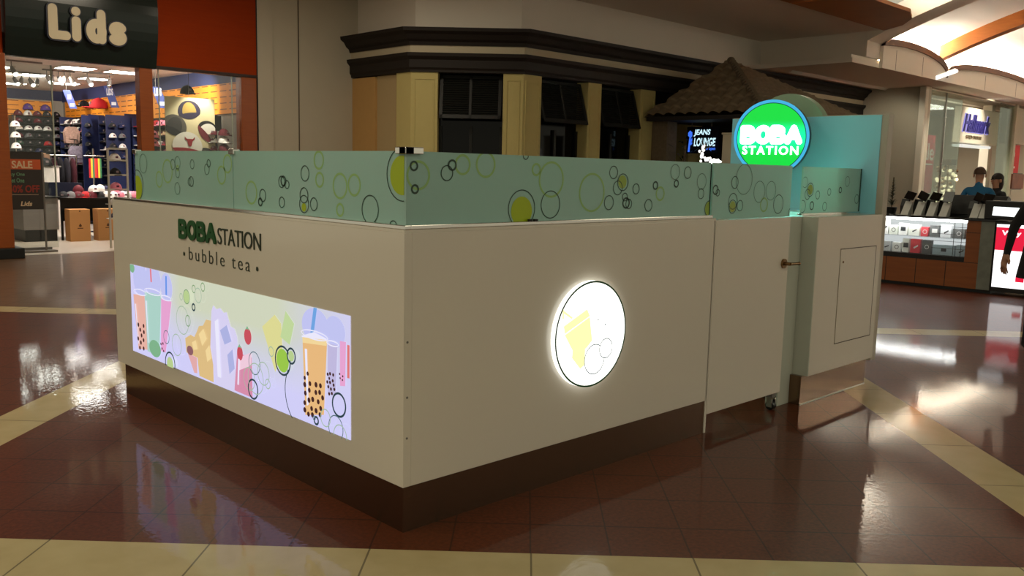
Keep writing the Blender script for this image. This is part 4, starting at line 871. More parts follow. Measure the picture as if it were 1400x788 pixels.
# hanging patterned bags
bgm = mat('patterned_cloth', S(120, 110, 124), .8, noise=(22, .7)); bgm2 = mat('brown_patterned_cloth', S(132, 104, 92), .8, noise=(22, .7))
for i, (x, y, z, m_, lab) in enumerate(((5.15, 19.9, 2.1, bgm2, 'brown patterned cloth bag hanging above the other'), (5.2, 19.75, 1.65, bgm, 'blue-grey patterned cloth bag hanging below the brown one'))):
    t = thing('hanging_bag', lab, 'bag', (x, y, z)); b = MB(); b.prism([(-.15, -.2), (.15, -.2), (.17, .06), (.10, .19), (-.10, .19), (-.17, .06)], -.08, .08, m_, Matrix(((1, 0, 0, x), (0, 0, -1, y), (0, 1, 0, z), (0, 0, 0, 1)))); b.build('bag_body', t, .035); MB().tube([(x-.06, y, z+.17), (x-.03, y, z+.34), (x+.03, y, z+.34), (x+.06, y, z+.17)], .01, BLACK).build('strap', t)
    MB().tube([(x, y+.02 if z > 2 else y, z+.34), (x, y+.12, z+.36), (x, y+.12, 0)], .012, CHROME).build('hook_pole', t); b = MB(); b.box(x-.09, x+.09, y-.12, y-.09, z-.1, z+.02, m_); b.build('pocket', t, .01)
# slanted hanging banners
def banner(x, y, z0, z1, lab, tx):
    t = thing('hanging_banner', lab, 'banner', (x, y, z1)); fr = Fr((x, y, 0), (.75, -.65, 0), (0, 0, 1)); b = MB()
    sh = .075; pts = [(-.085+sh, z0), (.085+sh, z0), (.085-sh, z1), (-.085-sh, z1)]; T_ = fr.T(); b.prism([(p[0], p[1]) for p in pts], -.01, 0, mat('banner_blue', S(70, 80, 140), .5), T_); b.build('cloth', t)
    b = MB(); zc = (z0+z1)/2+.06
    if tx: text(b, fr, tx, -.095, .04, zc-.03, zc+.12, mat('banner_white', S(226, 226, 232), .5), .004, bold=.04)
    else: rect(b, fr, -.05, .03, zc-.06, zc+.05, mat('banner_rose', S(220, 170, 180), .5), .004)
    rect(b, fr, .0, .10, z0+.05, z0+.12, mat('banner_white', S(226, 226, 232), .5), .004); b.build('print', t)
    MB().tube([tuple(T_ @ Vector((-sh, z1, 0))), tuple(T_ @ Vector((-sh, 3.3, 0)))], .004, GREY).build('cord', t)
banner(5.15, 19.9, 2.72, 3.15, 'blue hanging banner with a pink square, left of the red cap', ''); banner(5.2, 17.4, 2.66, 3.12, 'blue hanging banner with white letters, right of the red cap', 'LIDS'); banner(5.1, 14.6, 2.55, 2.95, 'blue hanging banner seen through the display window', 'LIDS')
# cash desk, cabinets and tables
t = thing('shop_cabinet', 'white box cabinet on the desk behind the navy box', 'cabinet', (3.7, 17.6, 0)); box1('body', 3.45, 4.05, 17.3, 17.9, .0, 1.35, mat('white_paint', S(222, 212, 204), .5), t, .01); box1('top', 3.42, 4.08, 17.27, 17.93, 1.35, 1.38, GREY, t)
random.seed(21)
for i in range(6):
    x, y = 3.55+.15*(i % 3), 17.45+.25*(i//3); o = MB().box(x-.055, x+.055, y-.05, y+.05, 1.38, 1.38+random.uniform(.12, .3), mat('carton_%d' % (i % 3), S(*[(210, 190, 160), (230, 224, 216), (150, 110, 84)][i % 3]), .7)).build('product_carton', bevel=.004)
    tag(o, '%s small carton in the %s row on top of the white cabinet' % (ORD[i % 3], ['front', 'back'][i//3]), 'box', 'cartons on the white cabinet')
t = thing('navy_crate', 'open navy blue display crate above the table, left of the piled white caps', 'crate', (3.55, 15.6, .8))
for q in ((3.25, 3.27, 15.35, 15.85), (3.83, 3.85, 15.35, 15.85), (3.27, 3.83, 15.35, 15.37), (3.27, 3.83, 15.83, 15.85)): box1('side', *q, .82, 1.07, mat('navy_dark', S(20, 26, 48), .5), t)
box1('bottom', 3.25, 3.85, 15.35, 15.85, .80, .82, mat('navy_dark', S(20, 26, 48), .5), t)
t = thing('grey_counter', 'long grey shop counter with dark base behind the glass panel', 'counter', (3.0, 15.6, 0))
box1('front', 2.65, 3.25, 14.85, 16.6, .22, .80, mat('counter_grey', S(130, 122, 118), .4), t, .005); box1('base', 2.68, 3.22, 14.88, 16.58, 0, .22, BLACK, t); box1('top', 2.62, 3.28, 14.82, 16.63, .80, .83, BLACK, t, .004)
t = thing('grey_counter', 'low grey cabinet with dark base seen through the glass behind the SALE sign', 'counter', (2.7, 17.6, 0))
box1('front', 2.3, 3.2, 17.3, 17.9, .25, .7, mat('counter_grey', S(130, 122, 118), .4), t, .005); box1('base', 2.33, 3.17, 17.33, 17.87, 0, .25, BLACK, t)
t = thing('display_table', 'black display table piled with caps above two cardboard boxes', 'table', (3.9, 15.2, 0))
box1('table_top', 3.28, 4.75, 14.9, 15.8, .765, .80, BLACK, t, .004)
for x in (3.32, 4.68):
    for y in (14.95, 15.75): box1('leg', x, x+.035, y, y+.035, 0, .765, BLACK, t)
box1('cloth_skirt', 3.40, 4.66, 15.2, 15.23, .35, .765, BLACK, t)
random.seed(4)
k = 0
for i in range(11):
    for j in range(2):
        x = 3.40+.13*i; y = 15.02+.22*j
        if x < 3.9 and j: continue
        c = ['black', 'grey', 'maroon', 'red', 'maroon', 'black', 'white', 'white', 'pink', 'white', 'pink'][i]
        cap(x, y, .801, c, '%s cap on the black table, %s along from the left in the %s row' % (c, ORD[i], ['front', 'rear'][j]), 'caps piled on the black display table', rz=random.uniform(-1, 1), s=1.05)
for i, (x, z, c) in enumerate(((3.98, .91, 'white'), (4.1, .92, 'white'), (4.2, .90, 'navy'), (3.7, .91, 'maroon'), (4.35, .91, 'pink'))):
    cap(x, 15.12, z, c, '%s cap lying on the others, %s from the left on the table pile' % (c, ORD[i]), 'caps on top of the table pile', rz=i, s=1.1)
for x0, lab in ((3.36, 'left one of two tall cardboard boxes under the display table'), (3.86, 'right one of two tall cardboard boxes under the display table')):
    t = thing('cardboard_box', lab, 'box', (x0+.17, 14.75, 0), 'cardboard boxes under the display table'); box1('carton', x0, x0+.36, 14.6, 14.88, 0, .60, CARD, t, .006)
    b = MB(); F_ = Fr((x0, 14.6, 0), (1, 0, 0), (0, 0, 1)); DB = mat('carton_print', S(86, 56, 30), .8)
    poly(b, F_, [(.18, .34), (.21, .29), (.18, .27), (.15, .29)], DB, .002); rect(b, F_, .13, .23, .24, .255, DB, .002); disc(b, F_, .18, .565, .014, DB, .002); b.build('print', t)
# racks of folded stuff near the kiosk glass
t = thing('wire_rack', 'pale metal wire rack of caps just behind the far end of the kiosk glass', 'rack', (3.75, 12.95, 0))
for x in (3.50, 3.82):
    box1('upright', x, x+.03, 13.0, 13.03, 0, 1.72, mat('pale_metal', S(180, 174, 160), .4), t)
for z in (.5, .75, 1.0, 1.25, 1.5, 1.70): box1('cross_bar', 3.53, 3.82, 13.0, 13.03, z, z+.03, mat('pale_metal', S(180, 174, 160), .4), t); box1('tray', 3.53, 3.82, 13.03, 13.25, z, z+.01, mat('pale_metal', S(180, 174, 160), .4), t)
for i, z in enumerate((.51, .76, 1.01, 1.26, 1.51)):
    c = ['navy', 'white', 'pink', 'black', 'white'][i]; cap(3.675, 13.14, z+.002, c, '%s cap on the %s tray up of the pale wire rack' % (c, ORD[i]), 'caps on the pale wire rack', s=1.1)
# hanging clothing/scarf stand in the middle
t = thing('scarf_stand', 'stand with red striped scarf among dark clothes at the back of the table', 'stand', (4.15, 17.0, 0))
MB().cyl((4.5, 16.6, 0), (4.5, 16.6, 1.75), .02, CHROME).build('pole', t); MB().cyl((4.5, 16.6, 0), (4.5, 16.6, .03), .2, CHROME, n=20).build('base', t)
b = MB()
for i in range(7): b.box(4.38+.035*i, 4.415+.035*i, 16.5, 16.53, 1.15, 1.55, mat('scarf_%d' % (i % 4), S(*[(190, 30, 40), (226, 190, 60), (60, 120, 80), (200, 60, 50)][i % 4]), .8))
b.build('scarf', t); MB().tube([(4.3, 16.55, 1.6), (4.7, 16.55, 1.6)], .012, CHROME).build('rail', t)
t = thing('clothes_rail', 'rail of dark jackets in the middle of the cap shop', 'rail', (4.1, 18.2, 0))
b = MB(); b.tube([(3.95, 18.4, 0), (3.95, 18.4, 1.6), (4.75, 18.4, 1.6), (4.75, 18.4, 0)], .018, CHROME); b.build('frame', t)
for i in range(6):
    x = 4.02+.13*i; b = MB(); b.ell((x, 18.4, 1.22), (.06, .22, .34), mat('jacket_%d' % (i % 3), S(*[(22, 20, 26), (40, 36, 44), (70, 24, 34)][i % 3]), .9), 10, 8); b.build('jacket', t)
cap(3.82, 17.45, 1.382, 'black', 'round dark cap on the white cabinet corner', None, s=1.5)
# glass door leaf and SALE stand at the left of the opening
t = thing('glass_door', 'clear glass door leaf folded back inside the shop entrance', 'door', (2.3, 13.0, 0))
box1('pane', 1.80, 2.66, 12.98, 12.995, .06, 3.02, GLASS, t); box1('edge_strip', 2.655, 2.675, 12.975, 13.0, .9, 3.02, mat('glass_edge', S(170, 176, 160), .2), t); box1('bottom_shoe', 1.80, 2.55, 12.95, 13.02, .02, .07, GREY, t)
t = thing('sale_stand', 'metal floor stand holding a dark poster with an orange SALE heading', 'sign', (2.2, 12.9, 0))
PM = mat('stand_metal', S(120, 112, 104), .35, .6)
for x in (1.86, 2.42): box1('upright', x, x+.025, 12.84, 12.865, .03, 1.62, PM, t)
box1('foot', 1.80, 2.58, 12.76, 12.94, 0, .035, PM, t, .005)
box1('poster_board', 1.885, 2.42, 12.845, 12.86, .70, 1.62, mat('poster_dark', S(52, 44, 38), .4), t)
F_ = Fr((0, 12.845, 0), (1, 0, 0), (0, 0, 1)); b = MB(); OB = mat('poster_orange', S(206, 92, 44), .5); CM = mat('poster_cream', S(226, 200, 160), .5); GP = mat('poster_green', S(110, 160, 120), .5)
rect(b, F_, 1.90, 2.40, 1.34, 1.50, OB, .002); text(b, F_, 'SALE', 1.98, 2.28, 1.355, 1.475, CM, .003, bold=.03)
text(b, F_, 'Buy One', 1.92, 2.16, 1.22, 1.29, GP, .003, bold=.02); text(b, F_, 'Get One', 1.92, 2.15, 1.13, 1.20, GP, .003, bold=.02)
text(b, F_, '50% OFF', 1.92, 2.37, .97, 1.09, mat('poster_red', S(150, 52, 36), .5), .003, bold=.03); rect(b, F_, 1.95, 2.35, .935, .94, CM, .003); text(b, F_, 'Lids', 2.08, 2.25, .755, .83, CM, .003, bold=.03, shear=.2); b.build('poster_print', t)
# display window, poster and caps behind it
t = thing('display_window', 'clear display window pane between the two orange posts', 'window', (4.9, YF, 0)); box1('pane', 4.08, 5.70, YF+.02, YF+.035, .1, 3.07, GLASS, t)
for x in (4.20, 5.53): box1('edge_strip', x, x+.012, YF+.015, YF+.04, .1, 3.07, mat('glass_edge', S(170, 176, 160), .2), t)
box1('sill', 4.08, 5.70, YF, YF+.12, 0, .1, GREY, t)
t = thing('window_poster', 'pale hanging poster printed with five baseball caps in the display window', 'poster', (4.85, YF+.40, 2.7))
F_ = Fr((0, YF+.40, 0), (1, 0, 0), (0, 0, 1)); box1('sheet', 4.46, 5.38, YF+.40, YF+.412, 1.2, 2.66, mat('poster_sheet', S(206, 190, 150), .6, noise=(2.2, .22)), t)
b = MB(); PB = {k: mat('poster_cap_'+k, S(*v), .6) for k, v in dict(navy=(44, 36, 60), grey=(84, 78, 70), dgrey=(54, 50, 48), white=(226, 218, 206), red=(150, 28, 38), gold=(170, 140, 70), maroon=(110, 34, 44), bl=(24, 22, 24)).items()}
YC = [0]
def pc(u, v, ru, rv, k, d): disc(b, F_, u, v, ru, PB[k], d, rv=rv, clip=(4.46, 5.38, 1.2, 2.66))
DD = [.003]
def pcap(u, v, w_, ang, dome, front, brim, fr_=.62):
    ca, sa = cos(radians(ang)), sin(radians(ang)); R_ = lambda p: (u+w_*(p[0]*ca-p[1]*sa), v+w_*1.0*(p[0]*sa+p[1]*ca)); CL = (4.46, 5.38, 1.2, 2.66)
    for pts, k in (([(cos(pi*i/20), -.05+.95*sin(pi*i/20)) for i in range(21)]+[(-.9, -.35), (.9, -.35)], dome),
                   ([(fr_*cos(pi*i/20), -.1+.85*sin(pi*i/20)) for i in range(21)]+[(-fr_*.9, -.3), (fr_*.9, -.3)], front),
                   ([(-.98+1.96*i/20, -.22-.45*sin(pi*i/20)**.7) for i in range(21)]+[(.98-1.96*i/20, -.22+.10*sin(pi*i/20)) for i in range(21)], brim)):
        DD[0] += .0004; poly(b, F_, [R_(p) for p in pts], PB[k], DD[0], clip=CL)
pcap(4.90, 2.42, .21, 8, 'navy', 'gold', 'navy'); pcap(4.62, 2.14, .23, -22, 'grey', 'dgrey', 'bl'); pcap(5.24, 2.06, .22, -48, 'bl', 'white', 'maroon', .72); pcap(5.17, 1.60, .20, 20, 'dgrey', 'grey', 'bl'); pcap(4.85, 1.80, .28, -6, 'white', 'white', 'red', .9)
poly(b, F_, [(4.80, 1.970), (4.84, 1.930), (4.95, 1.930), (4.99, 1.970), (4.985, 1.920), (4.945, 1.890), (4.925, 1.810), (4.895, 1.790), (4.865, 1.810), (4.845, 1.890), (4.805, 1.920)], PB['red'], .014); b.build('cap_print', t)
MB().tube([(4.9, YF+.405, 2.66), (4.9, YF+.405, 3.1)], .004, GREY).build('cord', t)
cap(4.97, YF+.62, 2.74, 'black', 'black cap hanging above the cap poster', None, s=1.35)
t = thing('cap_tree', 'dark stand of maroon and white caps right of the cap poster in the window', 'stand', (5.45, 12.95, 0))
MB().cyl((5.47, 13.0, 0), (5.47, 13.0, 2.3), .025, BLACK).build('pole', t); MB().cyl((5.47, 13.0, 0), (5.47, 13.0, .03), .2, BLACK, n=20).build('base', t); box1('head_box', 5.38, 5.56, 12.95, 13.1, 2.1, 2.38, BLACK, t, .01)
for i, (z, c) in enumerate(((2.02, 'maroon'), (1.88, 'white'), (1.74, 'maroon'), (1.60, 'red'), (1.46, 'tan'), (1.32, 'maroon'))):
    for s_ in (-1, 1): cap(5.47+.12*s_, 12.93, z, c, '%s cap, %s side, %s level down the dark stand in the window' % (c, 'left' if s_ < 0 else 'right', ORD[i]), 'caps on the dark window stand', s=1.1, rz=.3*s_)
for i, (x, z, c) in enumerate(((4.27, 2.12, 'maroon'), (4.24, 1.95, 'pink'), (4.36, 1.93, 'pink'), (4.24, 1.80, 'pink'), (4.36, 1.78, 'pink'))):
    cap(x, 13.2, z, c, '%s cap on the slim pole by the left window post, %s down' % (c, ORD[i]), 'caps on the slim window pole', s=1.25)
t = thing('cap_pole', 'slim black pole holding pink and maroon caps by the left window post', 'stand', (4.30, 13.35, 0)); MB().cyl((4.30, 13.36, 0), (4.30, 13.36, 2.3), .015, BLACK).build('pole', t); MB().cyl((4.30, 13.36, 0), (4.30, 13.36, .03), .18, BLACK, n=20).build('base', t)
b = MB()
for z in (2.12, 1.94, 1.79): b.box(4.16, 4.44, 13.2, 13.36, z-.012, z, BLACK)
b.build('shelf', t)

# =================================================================== PHONE STALL (right)
PX = 10.58
t = thing('phone_counter', 'dark wood phone stall counter with brightly lit glass display case', 'counter', (PX+.4, 2.0, 0))
FP = Fr((PX, 0, 0), (0, -1, 0), (0, 0, 1))
box1('wood_base', PX, PX+.7, 1.32, 4.6, .05, .40, KWOOD, t); box1('plinth', PX+.06, PX+.7, 1.16, 4.6, 0, .05, BLACK, t)
box1('wood_end', PX, PX+.7, 1.32, 1.50, .40, .965, KWOOD, t, .003)
b = MB(); 
for y in (1.73, 2.13, 2.55, 2.95, 3.4, 3.9): b.box(PX-.002, PX, y-.004, y+.004, .05, .40, BLACK)
b.box(PX-.002, PX, 1.32, 4.6, .395, .402, BLACK); b.box(PX-.002, PX, 1.32, 1.5, .80, .806, BLACK); b.build('panel_joints', t)
box1('marble_pier', PX-.01, PX+.7, 1.15, 1.32, .05, .965, MARBLE, t, .003)
box1('case_floor', PX, PX+.6, 1.5, 4.6, .40, .46, BLACK, t); box1('counter_top', PX-.03, PX+.72, 1.14, 4.6, .965, .995, BLACKG, t, .004)
box1('case_back', PX+.5, PX+.52, 1.5, 4.6, .46, .965, emi('case_back_light', (.8, .84, .84, 1), .8), t)
box1('case_glass', PX+.01, PX+.018, 1.5, 4.6, .46, .955, CASEG, t); box1('case_light', PX+.04, PX+.12, 1.52, 4.58, .93, .96, emi('case_tube', (1, 1, .97, 1), 20), t)
box1('mid_shelf', PX+.06, PX+.5, 1.52, 4.6, .695, .703, CASEG, t)
b = MB()
for y in (1.56, 1.66): b.box(PX+.02, PX+.026, y, y+.006, .46, .95, BLACK)
for z in (.56, .66, .76, .86): b.box(PX+.02, PX+.026, 1.5, 1.95, z, z+.005, BLACK)
b.build('wire_grid', t)
random.seed(8)
shades = [(226, 226, 224), (206, 210, 212), (40, 42, 46), (236, 236, 232), (200, 60, 70), (150, 170, 176), (90, 92, 92), (220, 224, 214)]
cn = ['white', 'pale grey', 'black', 'white', 'red', 'blue-grey', 'dark grey', 'cream']
k = 0
for lvl, z, in ((1, .704), (0, .461)):
    y = 2.95; c = 0
    while y > 1.62:
        wd = random.uniform(.09, .17) if not (lvl == 0 and 1.75 < y < 2.0) else .30; h = random.uniform(.13, .205); i = random.randrange(8)
        if lvl == 0 and wd == .30: i = 5
        bx = thing('accessory_box', '%s boxed accessory, %s from the left on the %s level of the lit case' % (cn[i], ORD[c], ['lower', 'upper'][lvl]), 'box', (PX+.2, y-wd/2, z), 'boxed accessories in the lit case')
        box1('carton', PX+.12, PX+.20, y-wd+.01, y, z, z+h, mat('acc_%d' % i, S(*shades[i]), .5), bx, .003)
        b = MB(); F_ = Fr((PX+.12, 0, 0), (0, -1, 0), (0, 0, 1)); um = -(y-wd/2)
        ik = mat('acc_ink', S(48, 52, 56), .5) if i in (0, 1, 3, 5, 7) else mat('acc_pale', S(210, 210, 206), .5)
        if c % 3 == 0: ring(b, F_, um, z+h*.5, .03, .008, ik, .002, 24)
        elif c % 3 == 1: rect(b, F_, um-.035, um+.035, z+h*.35, z+h*.7, ik, .002)
        else: poly(b, F_, [(um-.03, z+h*.4), (um+.03, z+h*.6), (um+.035, z+h*.5), (um-.02, z+h*.3)], ik, .002)
        b.build('print', bx); y -= wd+.012; c += 1
# glowing advert and screen
t = thing('advert_lightbox', 'glowing red and white advertising panel on the right end of the phone stall', 'sign', (PX, .95, 0))
box1('frame', PX-.03, PX+.7, .55, 1.135, .05, .965, BLACK, t, .004); b = MB(); FA = Fr((PX-.03, 0, 0), (0, -1, 0), (0, 0, 1))
rect(b, FA, -1.12, -.72, .11, .60, emi('advert_white', (1, .98, .98, 1), 1.5), .003); rect(b, FA, -1.12, -.72, .60, .90, emi('advert_red', S(226, 20, 60), 1.1), .003); rect(b, FA, -1.12, -.72, .90, .94, emi('advert_white', (1, .98, .98, 1), 1.5), .003)
text(b, FA, 'Why', -1.05, -.82, .78, .86, emi('advert_white', (1, .98, .98, 1), 1.5), .005, bold=.03); rect(b, FA, -.84, -.74, .20, .27, emi('advert_red', S(226, 20, 60), 1.1), .005); b.build('lit_face', t)
t = thing('desk_screen', 'white lit screen in a black housing on top of the phone stall', 'screen', (PX+.2, 1.0, 1.0))
box1('housing', PX+.0, PX+.35, .62, 1.30, .998, 1.24, BLACK, t, .01); b = MB(); F_ = Fr((PX+.0, 0, 0), (0, -1, 0), (0, 0, 1)); poly(b, F_, [(-1.20, 1.05), (-.90, 1.04), (-.88, 1.16), (-1.19, 1.165)], emi('screen_white', (.95, 1, 1, 1), 1.5), .003); b.build('screen', t)
# phones on white wedge stands
PHW = mat('stand_white', S(200, 200, 194), .35)
for i, y in enumerate((2.36, 2.18, 2.01, 1.84, 1.44, 1.33)):
    lab = ['first', 'second', 'third', 'fourth'][i]+' white phone stand from the left on the phone stall' if i < 4 else ['white phone stand behind the stall corner', 'white phone stand nearest the lit screen'][i-4]
    t = thing('phone_stand', lab, 'phone stand', (PX+.12, y, .995), 'white wedge phone stands on the counter')
    z0 = .997 if i < 4 else 1.0
    b = MB(); T_ = Matrix(((0, 1, 0, 0), (1, 0, 0, y-.055), (0, 0, 1, 0), (0, 0, 0, 1)))
    pr = [(PX+.02, z0), (PX+.16, z0), (PX+.20, z0+.19), (PX+.17, z0+.19)]
    T_ = Matrix(((1, 0, 0, 0), (0, 0, -1, y+.05), (0, 1, 0, 0), (0, 0, 0, 1))); b.prism(pr, 0, .10, PHW, T_); b.build('wedge', t, .006)
    tl = .06 if i != 3 else .0
    c = Vector((PX+.15, y-.02, z0+.27)); R_ = Matrix.Rotation(radians(-38 if i != 3 else -62), 4, 'Y') @ Matrix.Rotation(radians([20, 35, 15, 8, 30, 10][i]), 4, 'X'); T_ = Matrix.Translation(c) @ R_
    b = MB(); b.box(-.08, .08, -.065, .065, -.006, .006, BLACKG, T_); b.build('phone', t, .003)
    b = MB(); b.box(-.048, .048, -.031, .031, .004, .0048, mat('phone_screen', S(20, 24, 30), .1) if i != 3 else emi('phone_screen_lit', S(150, 190, 220), 1.0), T_)
    if i == 3: b.box(-.048, .048, -.031, .031, -.0048, -.004, emi('phone_screen_lit', S(150, 190, 220), 1.0), T_)
    b.build('screen', t); b = MB(); b.tube([(PX+.17, y, z0+.19), tuple(c)], .012, BLACK); b.prism([(0, 0), (.10, 0), (.10, .17), (.05, .22), (0, .12)], -.05, .05, BLACK, Matrix(((1, 0, 0, PX+.19), (0, 0, -1, y+.08), (0, 1, 0, z0), (0, 0, 0, 1)))); b.build('holder', t)
t = thing('shop_monitor', 'dark monitor lying back on the stall behind the phone stands', 'monitor', (PX+.5, 1.75, 1.0))
box1('base', PX+.42, PX+.62, 1.6, 1.95, .997, 1.02, BLACK, t); b = MB(); b.box(-.02, .02, -.2, .2, 0, .28, BLACK, Matrix.Translation((PX+.48, 1.72, 1.02)) @ Matrix.Rotation(radians(14), 4, 'Y')); b.build('panel', t, .005)
t = thing('desk_printer', 'black till with raised lid behind the second pair of phone stands', 'till', (PX+.5, 1.25, 1.0)); b = MB(); b.prism([(PX+.38, .997), (PX+.66, .997), (PX+.66, 1.26), (PX+.55, 1.30), (PX+.38, 1.12)], 0, .36, BLACK, Matrix(((1, 0, 0, 0), (0, 0, -1, 1.55), (0, 1, 0, 0), (0, 0, 0, 1)))); b.build('body', t, .01); box1('key_pad', PX+.37, PX+.38, 1.25, 1.5, 1.03, 1.1, GREY, t)
# small conifer plant at the left end
t = thing('small_tree', 'dark pointed little tree at the left end of the phone stall', 'plant', (PX+.3, 2.68, 1.0)); MB().cyl((PX+.3, 2.66, .997), (PX+.3, 2.66, 1.09), .06, BLACK, .08, 18).build('pot', t); MB().cyl((PX+.3, 2.66, 1.09), (PX+.3, 2.66, 1.52), .008, BARK).build('stem', t)
b = MB()
for i in range(150):
    f = random.random(); z = 1.1+.42*f; r = .10*(1-f)+.012; a = random.uniform(0, 2*pi); c = Vector((PX+.3, 2.66, z)); d_ = Vector((cos(a), sin(a), .5))*r; sd = Vector((-sin(a), cos(a), 0))*.010
    b.add([c-sd, c+sd, c+d_], [(0, 1, 2)], LEAF)
b.build('needles', t)

# =================================================================== CARD SHOP (far right)
YS = 7.2
t = None
struct(MB().box(23.30, 23.52, YS-.03, YS+.15, 0, 4.05, mat('card_frame', S(214, 206, 188), .6)).build('trim_14', bevel=.02)); struct(MB().box(23.78, 31.2, YS, YS+.12, 4.02, 4.16, CREAMW).build('trim_14'))
struct(MB().box(30.95, 31.15, YS-.05, YS+.2, 0, 4.1, CREAMW).build('trim_14')); struct(MB().box(30.75, 31.1, YS+.66, YS+.95, 0, 4.04, mat('card_frame', S(214, 206, 188), .6)).build('trim_15'))
struct(MB().box(23.5, 42, 11.4, 11.6, 0, 4.16, mat('card_back_wall', S(206, 198, 176), .8)).build('wall_card_shop')); struct(MB().box(36, 36.2, 7, 11.5, 0, 4.16, mat('card_back_wall', S(206, 198, 176), .8)).build('wall_card_shop'))
struct(MB().box(31.15, 44, YS+.3, YS+.5, 2.8, 4.16, CREAMW).build('wall_card_shop')); struct(MB().box(23.7, 42, YS+.02, 11.5, 4.04, 4.08, mat('card_ceiling', S(150, 142, 126), .8)).build('ceiling'))
t = thing('shop_window', 'tall greenish glass pane at the left of the card shop front', 'window', (25, YS, 0)); box1('pane', 23.54, 26.25, YS+.03, YS+.05, .1, 4.0, GLASSG, t); box1('glass_joint', 24.98, 25.0, YS+.02, YS+.06, .1, 4.0, GREY, t)
t = thing('shop_window', 'narrow greenish glass pane right of the card shop sign', 'window', (30.2, YS, 0)); box1('pane', 29.6, 30.95, YS+.03, YS+.05, .1, 4.0, GLASSG, t); box1('top_rail', 29.6, 30.95, YS+.02, YS+.06, 4.0, 4.04, GREY, t)
t = thing('shop_sign', 'cream sign box with purple-blue glowing script above the card shop entrance', 'sign', (27.5, YS+.5, 3))
box1('sign_box', 27.4, 31.1, YS+.45, YS+.65, 2.68, 3.80, mat('card_frame', S(214, 206, 188), .6), t, .01)
FH = Fr((0, YS+.45, 0), (1, 0, 0), (0, 0, 1)); b = MB(); text(b, FH, 'Hallmark', 27.52, 29.95, 3.0, 3.60, emi('script_halo', (.42, .38, 1, 1), .8), .01, .02, bold=.03, shear=.4); b.build('letter_halo', t)
b = MB(); text(b, FH, 'Hallmark', 27.55, 29.92, 3.02, 3.58, mat('script_blue', S(40, 34, 110), .4), .032, .03, bold=.018, shear=.4); b.build('script_letters', t)
b = MB(); text(b, FH, 'GOLD CROWN', 27.9, 29.25, 2.82, 2.93, mat('script_sub', S(110, 96, 74), .5), .01, .02, bold=.02); b.build('small_letters', t)
t = thing('wall_light_shelf', 'white ledge light below the card shop sign box', 'light', (27.4, YS+.5, 2.6)); box1('ledge', 27.4, 30.0, YS+.35, YS+.65, 2.55, 2.63, emi('ledge_white', (1, .97, .88, 1), .8), t, .01)
RB = mat('banner_crimson', S(196, 28, 62), .6)
t = thing('sale_banner', 'crimson window banner with white lettering ending in ale', 'banner', (23.9, YS+.3, 2)); box1('cloth', 24.0, 25.05, YS+.28, YS+.30, 1.1, 2.78, RB, t); MB().cyl((24.5, YS+.29, 2.78), (24.5, YS+.29, 4.0), .01, GREY).build('hanger', t); F_ = Fr((0, YS+.28, 0), (1, 0, 0), (0, 0, 1)); b = MB(); text(b, F_, 'Sale', 23.92, 24.98, 2.05, 2.55, mat('banner_letter', S(240, 226, 226), .6), .004, .006, bold=.01); rect(b, F_, 24.05, 24.95, 1.92, 1.96, mat('banner_letter', S(240, 226, 226), .6), .004); b.build('print', t)
t = thing('sale_banner', 'red poster hanging right of the card shop entrance', 'banner', (31.5, YS, 2)); box1('cloth', 31.2, 32.5, YS+.2, YS+.24, 1.75, 2.75, mat('poster_scarlet', S(206, 40, 44), .6), t); MB().cyl((31.85, YS+.26, 0), (31.85, YS+.26, 2.75), .02, GREY).build('pole', t); b = MB(); F_ = Fr((0, YS+.2, 0), (1, 0, 0), (0, 0, 1)); rect(b, F_, 31.5, 32.0, 2.35, 2.5, mat('banner_letter', S(240, 226, 226), .6), .004); rect(b, F_, 31.4, 32.1, 1.95, 2.02, mat('banner_letter', S(240, 226, 226), .6), .004); b.build('print', t)
t = thing('advert_board', 'brown picture board below the red poster', 'poster', (31.2, YS-.1, 1.4)); box1('board', 31.0, 32.2, YS-.1, YS-.04, 1.25, 1.75, mat('brown_picture', S(120, 72, 50), .5, noise=(3, .6)), t); box1('frame', 30.97, 32.23, YS-.04, YS-.02, 1.22, 1.78, BLACK, t)
t = thing('foil_balloon', 'pink and silver round balloon beside the crimson banner', 'balloon', (25.5, YS+.6, 2.3)); b = MB(); b.ell((25.6, YS+.6, 2.35), (.22, .12, .26), mat('balloon_pink', S(214, 90, 120), .2), 18, 12); b.build('balloon_skin', t); MB().cyl((25.6, YS+.6, 0), (25.6, YS+.6, 2.1), .006, GREY).build('ribbon', t)
t = thing('silver_figure', 'tall silver mannequin-like ornament behind the left glass pane', 'ornament', (24.95, YS+.9, 0)); b = MB(); b.cyl((25.9, YS+.9, 0), (25.9, YS+.9, 1.2), .2, CHROME, .08); b.ell((25.9, YS+.9, 1.6), (.17, .17, .45), CHROME, 14, 10); b.build('body', t)
t = thing('ornament_tree', 'glittering gold ornament tower in the card shop doorway', 'ornament', (26.2, YS-.1, 0)); MB().cyl((26.3, YS+.3, 0), (26.3, YS+.3, 1.95), .03, BRASS).build('pole', t); box1('top_box', 26.1, 26.5, YS+.15, YS+.45, 1.95, 2.12, mat('dark_box', S(90, 70, 50), .5), t)
GL = emi('glitter', (1, .82, .5, 1), 2.0); b = MB(); bb = MB(); random.seed(2)
for i in range(70):
    a = random.uniform(0, 2*pi); r = random.uniform(.1, .36); z = random.uniform(.6, 1.9); (b if i % 2 else bb).ell((26.3+r*cos(a), YS+.3+r*sin(a)*.8, z), (.055,)*3, GL if i % 2 else BRASS, 8, 6)
b.build('lit_baubles', t); bb.build('brass_baubles', t)
